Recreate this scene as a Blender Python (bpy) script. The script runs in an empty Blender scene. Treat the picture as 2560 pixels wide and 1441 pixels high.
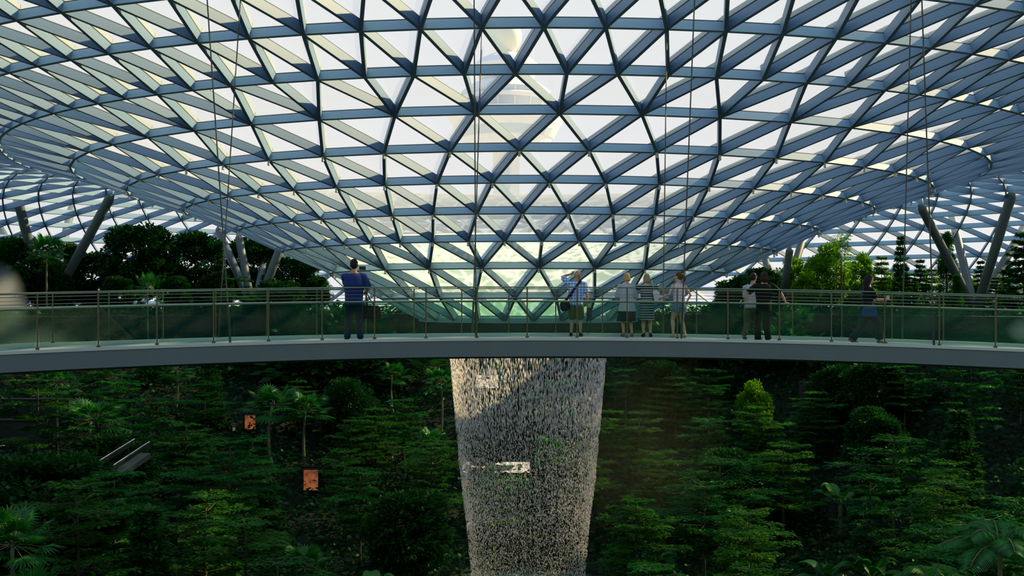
import bpy, bmesh, math, random
import numpy as np
from mathutils import Vector, Matrix

# ------------------------------------------------------------------ camera, sky, sun, exposure
SC = bpy.context.scene
COL = SC.collection
F_PX = 2750.0            # focal length in pixels of the 2560 px wide frame
HORIZON = 755.0          # image row of eye level
cam_d = bpy.data.cameras.new('camera')
cam_d.sensor_width = 36.0
cam_d.lens = 36.0 * F_PX / 2560.0
cam_d.shift_y = (HORIZON - 720.5) / 2560.0
cam_d.clip_end = 3000
cam = bpy.data.objects.new('camera', cam_d)
cam.location = (0, 0, 0)
cam.rotation_euler = (math.pi / 2, 0, 0)
COL.objects.link(cam)
SC.camera = cam

world = bpy.data.worlds.new('world')
SC.world = world
world.use_nodes = True
wt = world.node_tree
wt.nodes.clear()
w_out = wt.nodes.new('ShaderNodeOutputWorld')
w_bg = wt.nodes.new('ShaderNodeBackground')
w_tc = wt.nodes.new('ShaderNodeTexCoord')
w_sep = wt.nodes.new('ShaderNodeSeparateXYZ')
w_rmp = wt.nodes.new('ShaderNodeValToRGB')
w_rmp.color_ramp.elements[0].position = 0.0
w_rmp.color_ramp.elements[0].color = (0.90, 0.90, 0.93, 1)
w_rmp.color_ramp.elements[1].position = 0.75
w_rmp.color_ramp.elements[1].color = (0.42, 0.62, 0.95, 1)
e = w_rmp.color_ramp.elements.new(0.28)
e.color = (0.88, 0.90, 0.94, 1)
wt.links.new(w_tc.outputs['Generated'], w_sep.inputs[0])
wt.links.new(w_sep.outputs['Z'], w_rmp.inputs[0])
wt.links.new(w_rmp.outputs[0], w_bg.inputs[0])
w_bg.inputs[1].default_value = 1.0
wt.links.new(w_bg.outputs[0], w_out.inputs[0])

SUN_DIR = Vector((0.80, 0.38, 0.53)).normalized()     # towards the sun
sun_d = bpy.data.lights.new('sun', 'SUN')
sun_d.energy = 9.5
sun_d.color = (1.0, 0.74, 0.36)
sun_d.angle = math.radians(1.5)
sun = bpy.data.objects.new('sun', sun_d)
sun.rotation_euler = (-SUN_DIR).to_track_quat('-Z', 'Y').to_euler()
sun.location = (60, 30, 60)
COL.objects.link(sun)

SC.view_settings.view_transform = 'Standard'
SC.view_settings.look = 'None'
SC.view_settings.exposure = 0.0
SC.view_settings.gamma = 1.0
SC.view_settings.use_curve_mapping = False
try:
    cy = SC.cycles
    cy.max_bounces = 6
    cy.diffuse_bounces = 2
    cy.glossy_bounces = 2
    cy.transmission_bounces = 3
    cy.transparent_max_bounces = 20
    cy.volume_bounces = 0
    cy.caustics_reflective = False
    cy.caustics_refractive = False
    cy.use_denoising = True
    cy.sample_clamp_indirect = 4.0
except Exception:
    pass

# ------------------------------------------------------------------ helpers
AX = Vector((0.873, 60.0, 0.0))          # vertical axis of the glass funnel

def ray(px, py, d):
    """the point at distance d (along the view axis) that the photograph shows at (px, py)"""
    return Vector(((px - 1280.0) / F_PX * d, d, (HORIZON - py) / F_PX * d))

def link(o, parent=None):
    COL.objects.link(o)
    if parent is not None:
        o.parent = parent
    return o

def tag(o, label=None, cat=None, group=None, kind=None):
    if label: o['label'] = label
    if cat: o['category'] = cat
    if group: o['group'] = group
    if kind: o['kind'] = kind
    return o

def empty(name, loc, label, cat, group=None, kind=None, rz=0.0):
    o = bpy.data.objects.new(name, None)
    o.empty_display_size = 0.2
    o.location = loc
    o.rotation_euler = (0, 0, rz)
    COL.objects.link(o)
    return tag(o, label, cat, group, kind)

def np_mesh(name, V, polys, smooth=False):
    """V (n,3); polys: list of (m,k) int arrays"""
    V = np.asarray(V, dtype=np.float32)
    me = bpy.data.meshes.new(name)
    me.vertices.add(len(V))
    me.vertices.foreach_set('co', V.ravel())
    loops = np.concatenate([p.ravel() for p in polys]).astype(np.int32)
    sizes = np.concatenate([np.full(len(p), p.shape[1]) for p in polys]).astype(np.int32)
    me.loops.add(len(loops))
    me.loops.foreach_set('vertex_index', loops)
    me.polygons.add(len(sizes))
    starts = np.concatenate([[0], np.cumsum(sizes)[:-1]]).astype(np.int32)
    me.polygons.foreach_set('loop_start', starts)
    me.polygons.foreach_set('loop_total', sizes)
    if smooth:
        me.polygons.foreach_set('use_smooth', np.ones(len(sizes), dtype=bool))
    me.update(calc_edges=True)
    me.validate()
    return me

class MB:
    """collects boxes, tubes, lofts and faces, then links them as ONE mesh object"""
    def __init__(self):
        self.v = []; self.f = []
    def add(self, vs, fs):
        b = len(self.v)
        self.v += [tuple(p) for p in vs]
        self.f += [tuple(i + b for i in q) for q in fs]
    def box(self, c, s, rz=0.0):
        cx, cy_, cz = c; sx, sy, sz = s[0] / 2, s[1] / 2, s[2] / 2
        R = Matrix.Rotation(rz, 3, 'Z')
        vs = [Vector((cx, cy_, cz)) + R @ Vector((x, y, z)) for z in (-sz, sz) for (x, y) in ((-sx, -sy), (sx, -sy), (sx, sy), (-sx, sy))]
        self.add(vs, [(3, 2, 1, 0), (4, 5, 6, 7), (0, 1, 5, 4), (1, 2, 6, 5), (2, 3, 7, 6), (3, 0, 4, 7)])
    def beam(self, p, q, n, w, d0, d1, ext=0.0):
        p = Vector(p); q = Vector(q); n = Vector(n)
        d = (q - p).normalized()
        p = p - d * ext; q = q + d * ext
        s = d.cross(n).normalized() * (w / 2)
        vs = [p - s + n * d0, p + s + n * d0, q + s + n * d0, q - s + n * d0,
              p - s + n * d1, p + s + n * d1, q + s + n * d1, q - s + n * d1]
        self.add(vs, [(3, 2, 1, 0), (4, 5, 6, 7), (0, 1, 5, 4), (1, 2, 6, 5), (2, 3, 7, 6), (3, 0, 4, 7)])
    def tube(self, pts, rad, seg=8, cap=True, flat=None):
        pts = [Vector(p) for p in pts]
        if not isinstance(rad, (list, tuple)): rad = [rad] * len(pts)
        base = len(self.v)
        up = Vector((0, 0, 1))
        prev = None
        for i, p in enumerate(pts):
            d = (pts[min(i + 1, len(pts) - 1)] - pts[max(i - 1, 0)]).normalized()
            if prev is None:
                a = d.cross(up)
                if a.length < 0.05: a = d.cross(Vector((1, 0, 0)))
                a.normalize()
            else:
                a = (prev - d * prev.dot(d))
                if a.length < 1e-5: a = d.cross(up)
                a.normalize()
            prev = a
            b = d.cross(a)
            for k in range(seg):
                t = 2 * math.pi * k / seg
                self.v.append(tuple(p + (a * math.cos(t) + b * math.sin(t)) * rad[i]))
        n = len(pts)
        for i in range(n - 1):
            for k in range(seg):
                k2 = (k + 1) % seg
                self.f.append((base + i * seg + k, base + i * seg + k2, base + (i + 1) * seg + k2, base + (i + 1) * seg + k))
        if cap:
            self.f.append(tuple(base + k for k in reversed(range(seg))))
            self.f.append(tuple(base + (n - 1) * seg + k for k in range(seg)))
    def rings(self, rings, cap=True):
        """list of equally long rings of points"""
        base = len(self.v); m = len(rings[0])
        for r in rings: self.v += [tuple(p) for p in r]
        for i in range(len(rings) - 1):
            for k in range(m):
                k2 = (k + 1) % m
                self.f.append((base + i * m + k, base + i * m + k2, base + (i + 1) * m + k2, base + (i + 1) * m + k))
        if cap:
            self.f.append(tuple(base + k for k in reversed(range(m))))
            self.f.append(tuple(base + (len(rings) - 1) * m + k for k in range(m)))
    def ball(self, c, r, M=None, nu=12, nv=8):
        c = Vector(c)
        rings = []
        for i in range(1, nv):
            a = math.pi * i / nv
            ring = []
            for k in range(nu):
                t = 2 * math.pi * k / nu
                p = Vector((r[0] * math.sin(a) * math.cos(t), r[1] * math.sin(a) * math.sin(t), -r[2] * math.cos(a)))
                ring.append(c + (M @ p if M is not None else p))
            rings.append(ring)
        self.rings(rings)
    def mesh(self, name, smooth=False):
        me = bpy.data.meshes.new(name)
        me.from_pydata(self.v, [], self.f)
        me.update()
        if smooth:
            me.polygons.foreach_set('use_smooth', np.ones(len(me.polygons), dtype=bool))
        return me
    def build(self, name, mat, parent=None, smooth=False):
        me = self.mesh(name, smooth)
        me.materials.append(mat)
        return link(bpy.data.objects.new(name, me), parent)

# ------------------------------------------------------------------ materials
def new_mat(name):
    m = bpy.data.materials.new(name)
    m.use_nodes = True
    nt = m.node_tree
    nt.nodes.clear()
    return m, nt, nt.nodes.new('ShaderNodeOutputMaterial')

def N(nt, kind, **kw):
    n = nt.nodes.new(kind)
    for k, v in kw.items():
        if k in n.inputs: n.inputs[k].default_value = v
        else: setattr(n, k, v)
    return n

def paint(name, col, rough=0.5, var=0.12, scale=3.0, metal=0.0, spec=0.4, bump=0.0):
    m, nt, out = new_mat(name)
    b = N(nt, 'ShaderNodeBsdfPrincipled')
    b.inputs['Roughness'].default_value = rough
    b.inputs['Metallic'].default_value = metal
    b.inputs['Specular IOR Level'].default_value = spec
    tc = N(nt, 'ShaderNodeTexCoord')
    nz = N(nt, 'ShaderNodeTexNoise'); nz.inputs['Scale'].default_value = scale; nz.inputs['Detail'].default_value = 4
    mx = N(nt, 'ShaderNodeMix'); mx.data_type = 'RGBA'
    mx.inputs[6].default_value = tuple(c * (1 - var) for c in col) + (1,)
    mx.inputs[7].default_value = tuple(min(1, c * (1 + var)) for c in col) + (1,)
    nt.links.new(tc.outputs['Object'], nz.inputs['Vector'])
    nt.links.new(nz.outputs[0], mx.inputs[0])
    nt.links.new(mx.outputs[2], b.inputs['Base Color'])
    if bump > 0:
        bp = N(nt, 'ShaderNodeBump'); bp.inputs['Strength'].default_value = bump
        nt.links.new(nz.outputs[0], bp.inputs['Height']); nt.links.new(bp.outputs[0], b.inputs['Normal'])
    nt.links.new(b.outputs[0], out.inputs[0])
    return m

def glass_mat(name, tint, refl, rough=0.03, haze=0.0, haze_col=(0.6, 0.8, 0.72), lo=0.02, frit=0.0):
    m, nt, out = new_mat(name)
    tr = N(nt, 'ShaderNodeBsdfTransparent'); tr.inputs[0].default_value = tint + (1,)
    gl = N(nt, 'ShaderNodeBsdfGlossy'); gl.inputs['Roughness'].default_value = rough
    fr = N(nt, 'ShaderNodeLayerWeight'); fr.inputs['Blend'].default_value = 0.5
    pw = N(nt, 'ShaderNodeMath', operation='POWER'); pw.inputs[1].default_value = 5.0
    nt.links.new(fr.outputs['Facing'], pw.inputs[0])
    mul = N(nt, 'ShaderNodeMath', operation='MULTIPLY_ADD'); mul.inputs[1].default_value = refl; mul.inputs[2].default_value = lo * 2
    nt.links.new(pw.outputs[0], mul.inputs[0])
    mx = N(nt, 'ShaderNodeMixShader')
    nt.links.new(mul.outputs[0], mx.inputs[0]); nt.links.new(tr.outputs[0], mx.inputs[1]); nt.links.new(gl.outputs[0], mx.inputs[2])
    last = mx
    if haze > 0:
        df = N(nt, 'ShaderNodeBsdfDiffuse'); df.inputs[0].default_value = haze_col + (1,)
        tl = N(nt, 'ShaderNodeBsdfTranslucent'); tl.inputs[0].default_value = haze_col + (1,)
        m1 = N(nt, 'ShaderNodeMixShader'); m1.inputs[0].default_value = 0.5
        nt.links.new(df.outputs[0], m1.inputs[1]); nt.links.new(tl.outputs[0], m1.inputs[2])
        tc = N(nt, 'ShaderNodeTexCoord'); nz = N(nt, 'ShaderNodeTexNoise'); nz.inputs['Scale'].default_value = 0.6
        nt.links.new(tc.outputs['Object'], nz.inputs['Vector'])
        mm = N(nt, 'ShaderNodeMath', operation='MULTIPLY'); mm.inputs[1].default_value = haze * 2
        nt.links.new(nz.outputs[0], mm.inputs[0])
        fa = N(nt, 'ShaderNodeMath', operation='MULTIPLY_ADD'); fa.inputs[1].default_value = frit
        p4 = N(nt, 'ShaderNodeMath', operation='POWER'); p4.inputs[1].default_value = 4.0
        nt.links.new(fr.outputs['Facing'], p4.inputs[0]); nt.links.new(p4.outputs[0], fa.inputs[0]); nt.links.new(mm.outputs[0], fa.inputs[2])
        mm = fa
        m2 = N(nt, 'ShaderNodeMixShader')
        nt.links.new(mm.outputs[0], m2.inputs[0]); nt.links.new(last.outputs[0], m2.inputs[1]); nt.links.new(m1.outputs[0], m2.inputs[2])
        last = m2
    nt.links.new(last.outputs[0], out.inputs[0])
    return m

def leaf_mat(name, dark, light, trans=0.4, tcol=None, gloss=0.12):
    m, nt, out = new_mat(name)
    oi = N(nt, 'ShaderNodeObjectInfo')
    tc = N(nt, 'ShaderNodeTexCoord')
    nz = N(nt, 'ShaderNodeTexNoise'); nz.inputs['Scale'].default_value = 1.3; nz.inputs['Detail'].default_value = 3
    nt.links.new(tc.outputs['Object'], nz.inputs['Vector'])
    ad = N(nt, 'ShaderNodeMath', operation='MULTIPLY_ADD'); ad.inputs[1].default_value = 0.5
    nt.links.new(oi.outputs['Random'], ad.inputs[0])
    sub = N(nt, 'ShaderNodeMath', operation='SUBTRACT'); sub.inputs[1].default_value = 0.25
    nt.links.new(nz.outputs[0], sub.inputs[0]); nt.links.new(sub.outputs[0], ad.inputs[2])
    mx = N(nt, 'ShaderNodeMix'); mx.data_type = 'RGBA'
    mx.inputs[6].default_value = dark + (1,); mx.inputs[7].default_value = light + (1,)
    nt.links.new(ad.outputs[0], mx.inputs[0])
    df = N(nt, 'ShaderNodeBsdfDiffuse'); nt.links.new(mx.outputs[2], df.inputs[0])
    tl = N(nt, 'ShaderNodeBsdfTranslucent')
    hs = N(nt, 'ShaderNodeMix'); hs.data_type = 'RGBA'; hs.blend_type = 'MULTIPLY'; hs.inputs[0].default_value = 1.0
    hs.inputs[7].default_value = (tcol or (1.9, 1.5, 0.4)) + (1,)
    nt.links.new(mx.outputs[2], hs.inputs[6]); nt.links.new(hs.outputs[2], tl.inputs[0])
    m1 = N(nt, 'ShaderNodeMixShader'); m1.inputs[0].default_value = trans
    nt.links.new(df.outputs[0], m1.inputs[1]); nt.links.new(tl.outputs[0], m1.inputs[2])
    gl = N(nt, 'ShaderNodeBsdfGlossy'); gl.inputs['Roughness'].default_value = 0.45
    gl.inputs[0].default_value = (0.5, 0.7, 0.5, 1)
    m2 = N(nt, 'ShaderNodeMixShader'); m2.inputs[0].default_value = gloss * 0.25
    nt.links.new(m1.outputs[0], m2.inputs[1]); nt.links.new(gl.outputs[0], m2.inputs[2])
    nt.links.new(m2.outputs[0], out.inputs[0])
    return m

def emit_mat(name, col, strength):
    m, nt, out = new_mat(name)
    em = N(nt, 'ShaderNodeEmission'); em.inputs[0].default_value = col + (1,); em.inputs[1].default_value = strength
    tc = N(nt, 'ShaderNodeTexCoord'); nz = N(nt, 'ShaderNodeTexNoise'); nz.inputs['Scale'].default_value = 2.5
    nt.links.new(tc.outputs['Object'], nz.inputs['Vector'])
    mm = N(nt, 'ShaderNodeMath', operation='MULTIPLY'); mm.inputs[1].default_value = strength * 2
    nt.links.new(nz.outputs[0], mm.inputs[0]); nt.links.new(mm.outputs[0], em.inputs[1])
    nt.links.new(em.outputs[0], out.inputs[0])
    return m

M_STEEL = paint('painted_steel', (0.28, 0.46, 0.62), 0.5, 0.05, 0.4)  # brighter light on the ring faces is put into this steel colour
M_STEEL_DIAG = paint('painted_steel_shaded', (0.17, 0.29, 0.43), 0.5, 0.05, 0.4)  # same steel, darkened: dimmer light on the diagonals is in the colour
M_FRAME = paint('glazing_aluminium', (0.36, 0.44, 0.42), 0.45, 0.05, 0.4)
M_GASKET = paint('black_gasket', (0.02, 0.03, 0.03), 0.7)
M_ROOFGLASS = glass_mat('roof_glass', (0.965, 0.975, 0.975), 0.8, 0.03, 0.02, (0.85, 0.9, 0.85), 0.02, 0.9)
M_COLUMN = paint('column_paint', (0.085, 0.12, 0.12), 0.5, 0.06, 1.0)
M_BRIDGE = paint('bridge_fascia_paint', (0.145, 0.205, 0.205), 0.6, 0.08, 2.0)
M_DECK = paint('deck_paving', (0.20, 0.27, 0.24), 0.6, 0.1, 4.0)
M_KERB = paint('pale_kerb', (0.55, 0.64, 0.56), 0.5, 0.06, 3.0)
M_RAIL = paint('rail_steel', (0.22, 0.29, 0.18), 0.4, 0.1, 3.0, 0.6)
M_BRASS = paint('post_steel', (0.11, 0.12, 0.05), 0.4, 0.15, 3.0, 0.5)
M_RAILGLASS = glass_mat('balustrade_glass', (0.80, 0.91, 0.85), 0.6, 0.04, 0.017, (0.04, 0.42, 0.32), 0.002)
M_CABLE = paint('dark_cable', (0.05, 0.06, 0.05), 0.4, 0.1, 2.0, 0.3)
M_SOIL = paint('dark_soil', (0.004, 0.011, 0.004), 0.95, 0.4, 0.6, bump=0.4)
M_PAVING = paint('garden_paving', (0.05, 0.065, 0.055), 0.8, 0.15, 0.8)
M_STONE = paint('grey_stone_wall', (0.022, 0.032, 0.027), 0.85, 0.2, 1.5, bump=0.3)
M_TARMAC = paint('pale_tarmac', (0.62, 0.62, 0.58), 0.8, 0.1, 0.05)
M_BARK = paint('bark', (0.075, 0.085, 0.045), 0.9, 0.35, 6.0, bump=0.4)
M_BARK_PALE = paint('pale_bark', (0.14, 0.15, 0.08), 0.85, 0.3, 6.0, bump=0.3)
M_BARK_DARK = paint('dark_bark', (0.03, 0.032, 0.022), 0.9, 0.3, 6.0, bump=0.4)
M_CONC = paint('hazed_tower_concrete', (0.80, 0.82, 0.84), 0.8, 0.05, 0.1)  # pale because distance haze is mixed into the colour
M_TGLASS = paint('hazed_tower_glass', (0.56, 0.66, 0.74), 0.25, 0.1, 0.2)  # glass colour lightened to carry the distance haze
M_RADOME = paint('radome', (0.74, 0.75, 0.66), 0.7, 0.05, 0.1)
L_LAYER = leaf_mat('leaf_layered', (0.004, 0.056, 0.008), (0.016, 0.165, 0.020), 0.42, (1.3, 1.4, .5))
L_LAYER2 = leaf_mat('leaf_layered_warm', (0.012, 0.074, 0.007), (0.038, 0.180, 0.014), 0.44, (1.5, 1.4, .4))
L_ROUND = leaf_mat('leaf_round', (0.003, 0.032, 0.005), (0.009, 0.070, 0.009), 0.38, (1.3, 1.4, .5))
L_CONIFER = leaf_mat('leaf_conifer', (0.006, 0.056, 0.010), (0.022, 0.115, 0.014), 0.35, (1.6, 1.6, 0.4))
L_BRIGHT = leaf_mat('leaf_bright_backlit', (0.045, 0.170, 0.006), (0.090, 0.27, 0.008), 0.55)  # bright green leaf, raised further so sun from behind sits in the colour
L_PALM = leaf_mat('leaf_palm', (0.007, 0.100, 0.012), (0.022, 0.18, 0.022), 0.40, (1.3, 1.4, .5), gloss=0.25)
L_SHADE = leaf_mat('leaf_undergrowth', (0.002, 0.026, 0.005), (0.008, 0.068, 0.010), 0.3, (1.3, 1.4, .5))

# ------------------------------------------------------------------ the glass roof: a ring-shaped gridshell with a funnel in its middle
U = 2 * math.pi / 104
RINGS = [  # radius, height above eye level, nodes, phase
    (5.86, -1.00, 26, .515), (8.06, .15, 26, 2.515), (10.7, 1.49, 26, .515),
    (13.2, 2.57, 52, .515), (15.4, 3.57, 52, 1.515), (18.0, 4.54, 52, .515), (20.7, 5.39, 52, 1.515), (23.2, 6.29, 52, .515)]
_out = [(26.2, 7.0), (29.0, 7.73), (31.6, 8.3), (34.4, 8.8), (37.2, 9.15), (40.0, 9.35), (42.8, 9.4), (45.6, 9.25), (48.4, 8.9),
        (51.1, 8.35), (53.7, 7.6), (56.2, 6.65), (58.5, 5.5), (60.6, 4.2), (62.4, 2.8), (63.9, 1.3), (65.0, -.3), (65.7, -1.75)]
for i, (r, h) in enumerate(_out):
    RINGS.append((r, h, 104, .515 if i % 2 == 0 else .015))

def prof_normal(i):
    a = RINGS[max(i - 1, 0)]; b = RINGS[min(i + 1, len(RINGS) - 1)]
    dr, dh = b[0] - a[0], b[1] - a[1]
    l = math.hypot(dr, dh)
    return (-dh / l, dr / l)           # radial, vertical

def node(i, k, off=0.0):
    r, h, n, ph = RINGS[i]
    th = (ph + (104 // n) * k) * U
    nr, nz = prof_normal(i)
    r2 = r + nr * off
    return Vector((AX.x + r2 * math.sin(th), AX.y - r2 * math.cos(th), h + nz * off))

def node_n(i, k):
    r, h, n, ph = RINGS[i]
    th = (ph + (104 // n) * k) * U
    nr, nz = prof_normal(i)
    return Vector((nr * math.sin(th), -nr * math.cos(th), nz))

roof = empty('ceiling', (AX.x, AX.y, 0.0), 'triangulated steel and glass roof that dips into a funnel above the waterfall', 'roof', kind='structure')
ROOF_OFF = -Vector((AX.x, AX.y, 0.0))
def roof_part(mb, name, mat, kind=None, label=None):
    mb.v = [(x - AX.x, y - AX.y, z) for (x, y, z) in mb.v]
    o = mb.build(name, mat, roof)
    if kind: o['kind'] = kind
    if label: o['label'] = label
    return o

BD, BW = 0.31, 0.115           # beam depth and width
caps = MB(); gask = MB()
def add_member(mb, p, q, n, deep=BD, w=BW, ext=0.0, cap=False):
    mb.beam(p, q, n, w, 0.0, deep, ext)
    if 0.5 * (p.y + q.y) > AX.y + 2 or math.hypot(p.x - AX.x, p.y - AX.y) > 44: return
    gask.beam(p, q, n, 0.05, deep, deep + 0.05)
    if cap: caps.beam(p, q, n, 0.10, deep + 0.05, deep + 0.20)

# ring beams
for i, (r, h, n, ph) in enumerate(RINGS):
    mb = MB()
    for k in range(n):
        nn = (node_n(i, k) + node_n(i, k + 1)).normalized()
        add_member(mb, node(i, k), node(i, k + 1), nn, (BD if r < 44 else .5) * 0.92, ext=0.01)
    roof_part(mb, 'ring_beam', M_STEEL)

# diagonal members and glass triangles between neighbouring rings
diags = []
tris = {}
for i in range(len(RINGS) - 1):
    ra, rb = RINGS[i], RINGS[i + 1]
    na, nb = ra[2], rb[2]
    sa, sb = 104 // na, 104 // nb
    T = []
    if na == nb:
        # outer node at phase +-sa/2 from the inner node
        sh = rb[3] - (ra[3] + sa / 2)
        k0 = int(round(-sh / sb))
        for k in range(na):
            kr = k + k0; kl = kr - 1
            diags.append((i, k, i + 1, kr, True)); diags.append((i, k, i + 1, kl, False))
            T.append(((i, k), (i + 1, kl), (i + 1, kr)))
            T.append(((i, k), (i + 1, kr), (i, k + 1)))
    else:
        for k in range(na):
            kb = int(round((ra[3] + sa * k - rb[3]) / sb))
            diags.append((i, k, i + 1, kb, False)); diags.append((i, k, i + 1, kb + 1, True)); diags.append((i, k, i + 1, kb - 1, False))
            T.append(((i, k), (i + 1, kb - 1), (i + 1, kb)))
            T.append(((i, k), (i + 1, kb), (i + 1, kb + 1)))
            T.append(((i, k), (i + 1, kb + 1), (i, k + 1)))
    tris[i] = T

def on_screen(p):
    if p.y < 3: return None
    x = 1280 + p.x / p.y * F_PX; y = HORIZON - p.z / p.y * F_PX
    return (x, y)
def weight(d):
    p, q = node(d[0], d[1]), node(d[2], d[3])
    a, b = on_screen(p), on_screen(q)
    if a is None or b is None or p.y > 62: return 0.0
    inside = sum(1 for s in (a, b) if 0 <= s[0] <= 2560 and 0 <= s[1] <= 745)
    if inside == 0: return 0.0
    l = math.hypot(a[0] - b[0], a[1] - b[1])
    return l / (0.5 * (p.y + q.y)) * (0.5 + 0.5 * inside)
order = sorted(range(len(diags)), key=lambda j: -weight(diags[j]))
big = set(order[:100])
rest = MB()
for j, d in enumerate(diags):
    p, q = node(d[0], d[1]), node(d[2], d[3])
    nn = (node_n(d[0], d[1]) + node_n(d[2], d[3])).normalized()
    dp = BD if RINGS[d[0]][0] < 44 else .5
    if j in big:
        mb = MB(); add_member(mb, p, q, nn, cap=d[4])
        roof_part(mb, 'diagonal_beam', M_STEEL_DIAG)
    else:
        add_member(rest, p, q, nn, dp, cap=d[4])
roof_part(rest, 'diagonal_lattice', M_STEEL_DIAG, 'stuff')
roof_part(gask, 'gasket', M_GASKET, 'stuff')
roof_part(caps, 'glazing_frame', M_FRAME, 'stuff')
for i, T in tris.items():
    mb = MB()
    for t in T:
        mb.add([node(a, k, (BD if RINGS[i][0] < 44 else .5) + 0.03) for (a, k) in t], [(0, 1, 2)])
    roof_part(mb, 'glazing', M_ROOFGLASS)
# small fittings under the lower nodes
fit = MB()
for i in range(2, 7):
    for k in range(RINGS[i][2]):
        p = node(i, k)
        fit.tube([p + Vector((0, 0, .0)), p - Vector((0, 0, .10))], [.05, .05], 6)
        fit.ball(p - Vector((0, 0, .15)), (.06, .06, .06), None, 6, 4)
roof_part(fit, 'node_fitting', M_KERB, 'stuff')
# solid lip closing the bottom of the funnel
lip = MB()
def circle(r, z, n=64): return [Vector((AX.x + r * math.sin(2 * math.pi * k / n), AX.y - r * math.cos(2 * math.pi * k / n), z)) for k in range(n)]
lip.rings([circle(5.95, -.82), circle(5.95, -1.06), circle(4.70, -1.22), circle(4.70, -1.10), circle(5.6, -.82)], cap=False)
roof_part(lip, 'funnel_lip', M_STEEL)
skirt = MB()
skirt.rings([circle(5.75, -1.06), circle(5.75, -1.66), circle(5.6, -1.66), circle(5.6, -1.06), circle(5.75, -1.06)], cap=False)
roof_part(skirt, 'added_dark_ring', M_STONE)  # added dark ring screening the water below the lip, not a funnel part

# water running down the inside of the lower funnel
m_ws, nt, out = new_mat('running_water')
tc = N(nt, 'ShaderNodeTexCoord')
# funnel coordinates: angle around the axis and height
sep = N(nt, 'ShaderNodeSeparateXYZ'); nt.links.new(tc.outputs['Object'], sep.inputs[0])
ngy = N(nt, 'ShaderNodeMath', operation='MULTIPLY'); ngy.inputs[1].default_value = -1
nt.links.new(sep.outputs['Y'], ngy.inputs[0])
at = N(nt, 'ShaderNodeMath', operation='ARCTAN2'); nt.links.new(sep.outputs['X'], at.inputs[0]); nt.links.new(ngy.outputs[0], at.inputs[1])
atm = N(nt, 'ShaderNodeMath', operation='MULTIPLY'); atm.inputs[1].default_value = 9.0
nt.links.new(at.outputs[0], atm.inputs[0])
zm = N(nt, 'ShaderNodeMath', operation='MULTIPLY'); zm.inputs[1].default_value = 2.0
nt.links.new(sep.outputs['Z'], zm.inputs[0])
cmb = N(nt, 'ShaderNodeCombineXYZ'); nt.links.new(atm.outputs[0], cmb.inputs[0]); nt.links.new(zm.outputs[0], cmb.inputs[1])
wn = N(nt, 'ShaderNodeTexNoise'); wn.inputs['Scale'].default_value = 1.6; wn.inputs['Detail'].default_value = 5
nt.links.new(cmb.outputs[0], wn.inputs['Vector'])
wv = N(nt, 'ShaderNodeVectorMath', operation='MULTIPLY_ADD'); wv.inputs[1].default_value = (0.9, 0.9, 0.0)
nt.links.new(wn.outputs['Color'], wv.inputs[0]); nt.links.new(cmb.outputs[0], wv.inputs[2])
vo = N(nt, 'ShaderNodeTexVoronoi'); vo.feature = 'DISTANCE_TO_EDGE'; vo.inputs['Scale'].default_value = 1.15
nt.links.new(wv.outputs[0], vo.inputs['Vector'])
rm = N(nt, 'ShaderNodeMapRange'); rm.inputs[1].default_value = 0.0; rm.inputs[2].default_value = 0.16; rm.inputs[3].default_value = 1.0; rm.inputs[4].default_value = 0.0
nt.links.new(vo.outputs['Distance'], rm.inputs[0])
# frothy in the upper band
fz = N(nt, 'ShaderNodeMapRange'); fz.inputs[1].default_value = 1.55; fz.inputs[2].default_value = 2.0
nt.links.new(sep.outputs['Z'], fz.inputs[0])
fn = N(nt, 'ShaderNodeTexNoise'); fn.inputs['Scale'].default_value = 4.5; fn.inputs['Detail'].default_value = 6
nt.links.new(cmb.outputs[0], fn.inputs['Vector'])
fr = N(nt, 'ShaderNodeMapRange'); fr.inputs[1].default_value = 0.36; fr.inputs[2].default_value = 0.54
nt.links.new(fn.outputs[0], fr.inputs[0])
fm = N(nt, 'ShaderNodeMix'); fm.data_type = 'FLOAT'
nt.links.new(fz.outputs[0], fm.inputs[0]); nt.links.new(rm.outputs[0], fm.inputs[2]); nt.links.new(fr.outputs[0], fm.inputs[3])
foam = N(nt, 'ShaderNodeBsdfTranslucent'); foam.inputs[0].default_value = (0.55, 0.63, 0.64, 1)
clear_t = N(nt, 'ShaderNodeBsdfTransparent'); clear_t.inputs[0].default_value = (0.78, 0.90, 0.86, 1)
clear_l = N(nt, 'ShaderNodeBsdfTranslucent'); clear_l.inputs[0].default_value = (0.36, 0.52, 0.46, 1)
mc = N(nt, 'ShaderNodeMixShader'); mc.inputs[0].default_value = 0.75
nt.links.new(clear_t.outputs[0], mc.inputs[1]); nt.links.new(clear_l.outputs[0], mc.inputs[2])
mw = N(nt, 'ShaderNodeMixShader')
nt.links.new(fm.outputs[0], mw.inputs[0]); nt.links.new(mc.outputs[0], mw.inputs[1]); nt.links.new(foam.outputs[0], mw.inputs[2])
nt.links.new(mw.outputs[0], out.inputs[0])

wsh = MB()
prof_w = [(13.15, 2.55), (12.0, 2.06), (10.7, 1.49), (9.4, .84), (8.06, .15), (7.0, -.40), (5.9, -.96), (5.2, -1.05), (4.8, -1.4)]
rr = []
for (r, h) in prof_w:
    rr.append([Vector((r * math.sin(2 * math.pi * k / 104), -r * math.cos(2 * math.pi * k / 104), h + .40)) for k in range(104)])
wsh.rings(rr, cap=False)
ws = wsh.build('water_sheet', m_ws, smooth=True)
ws.location = (AX.x, AX.y, 0)
tag(ws, 'foaming water sheet streaming down inside the lower glass funnel', 'water', kind='stuff')

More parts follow.
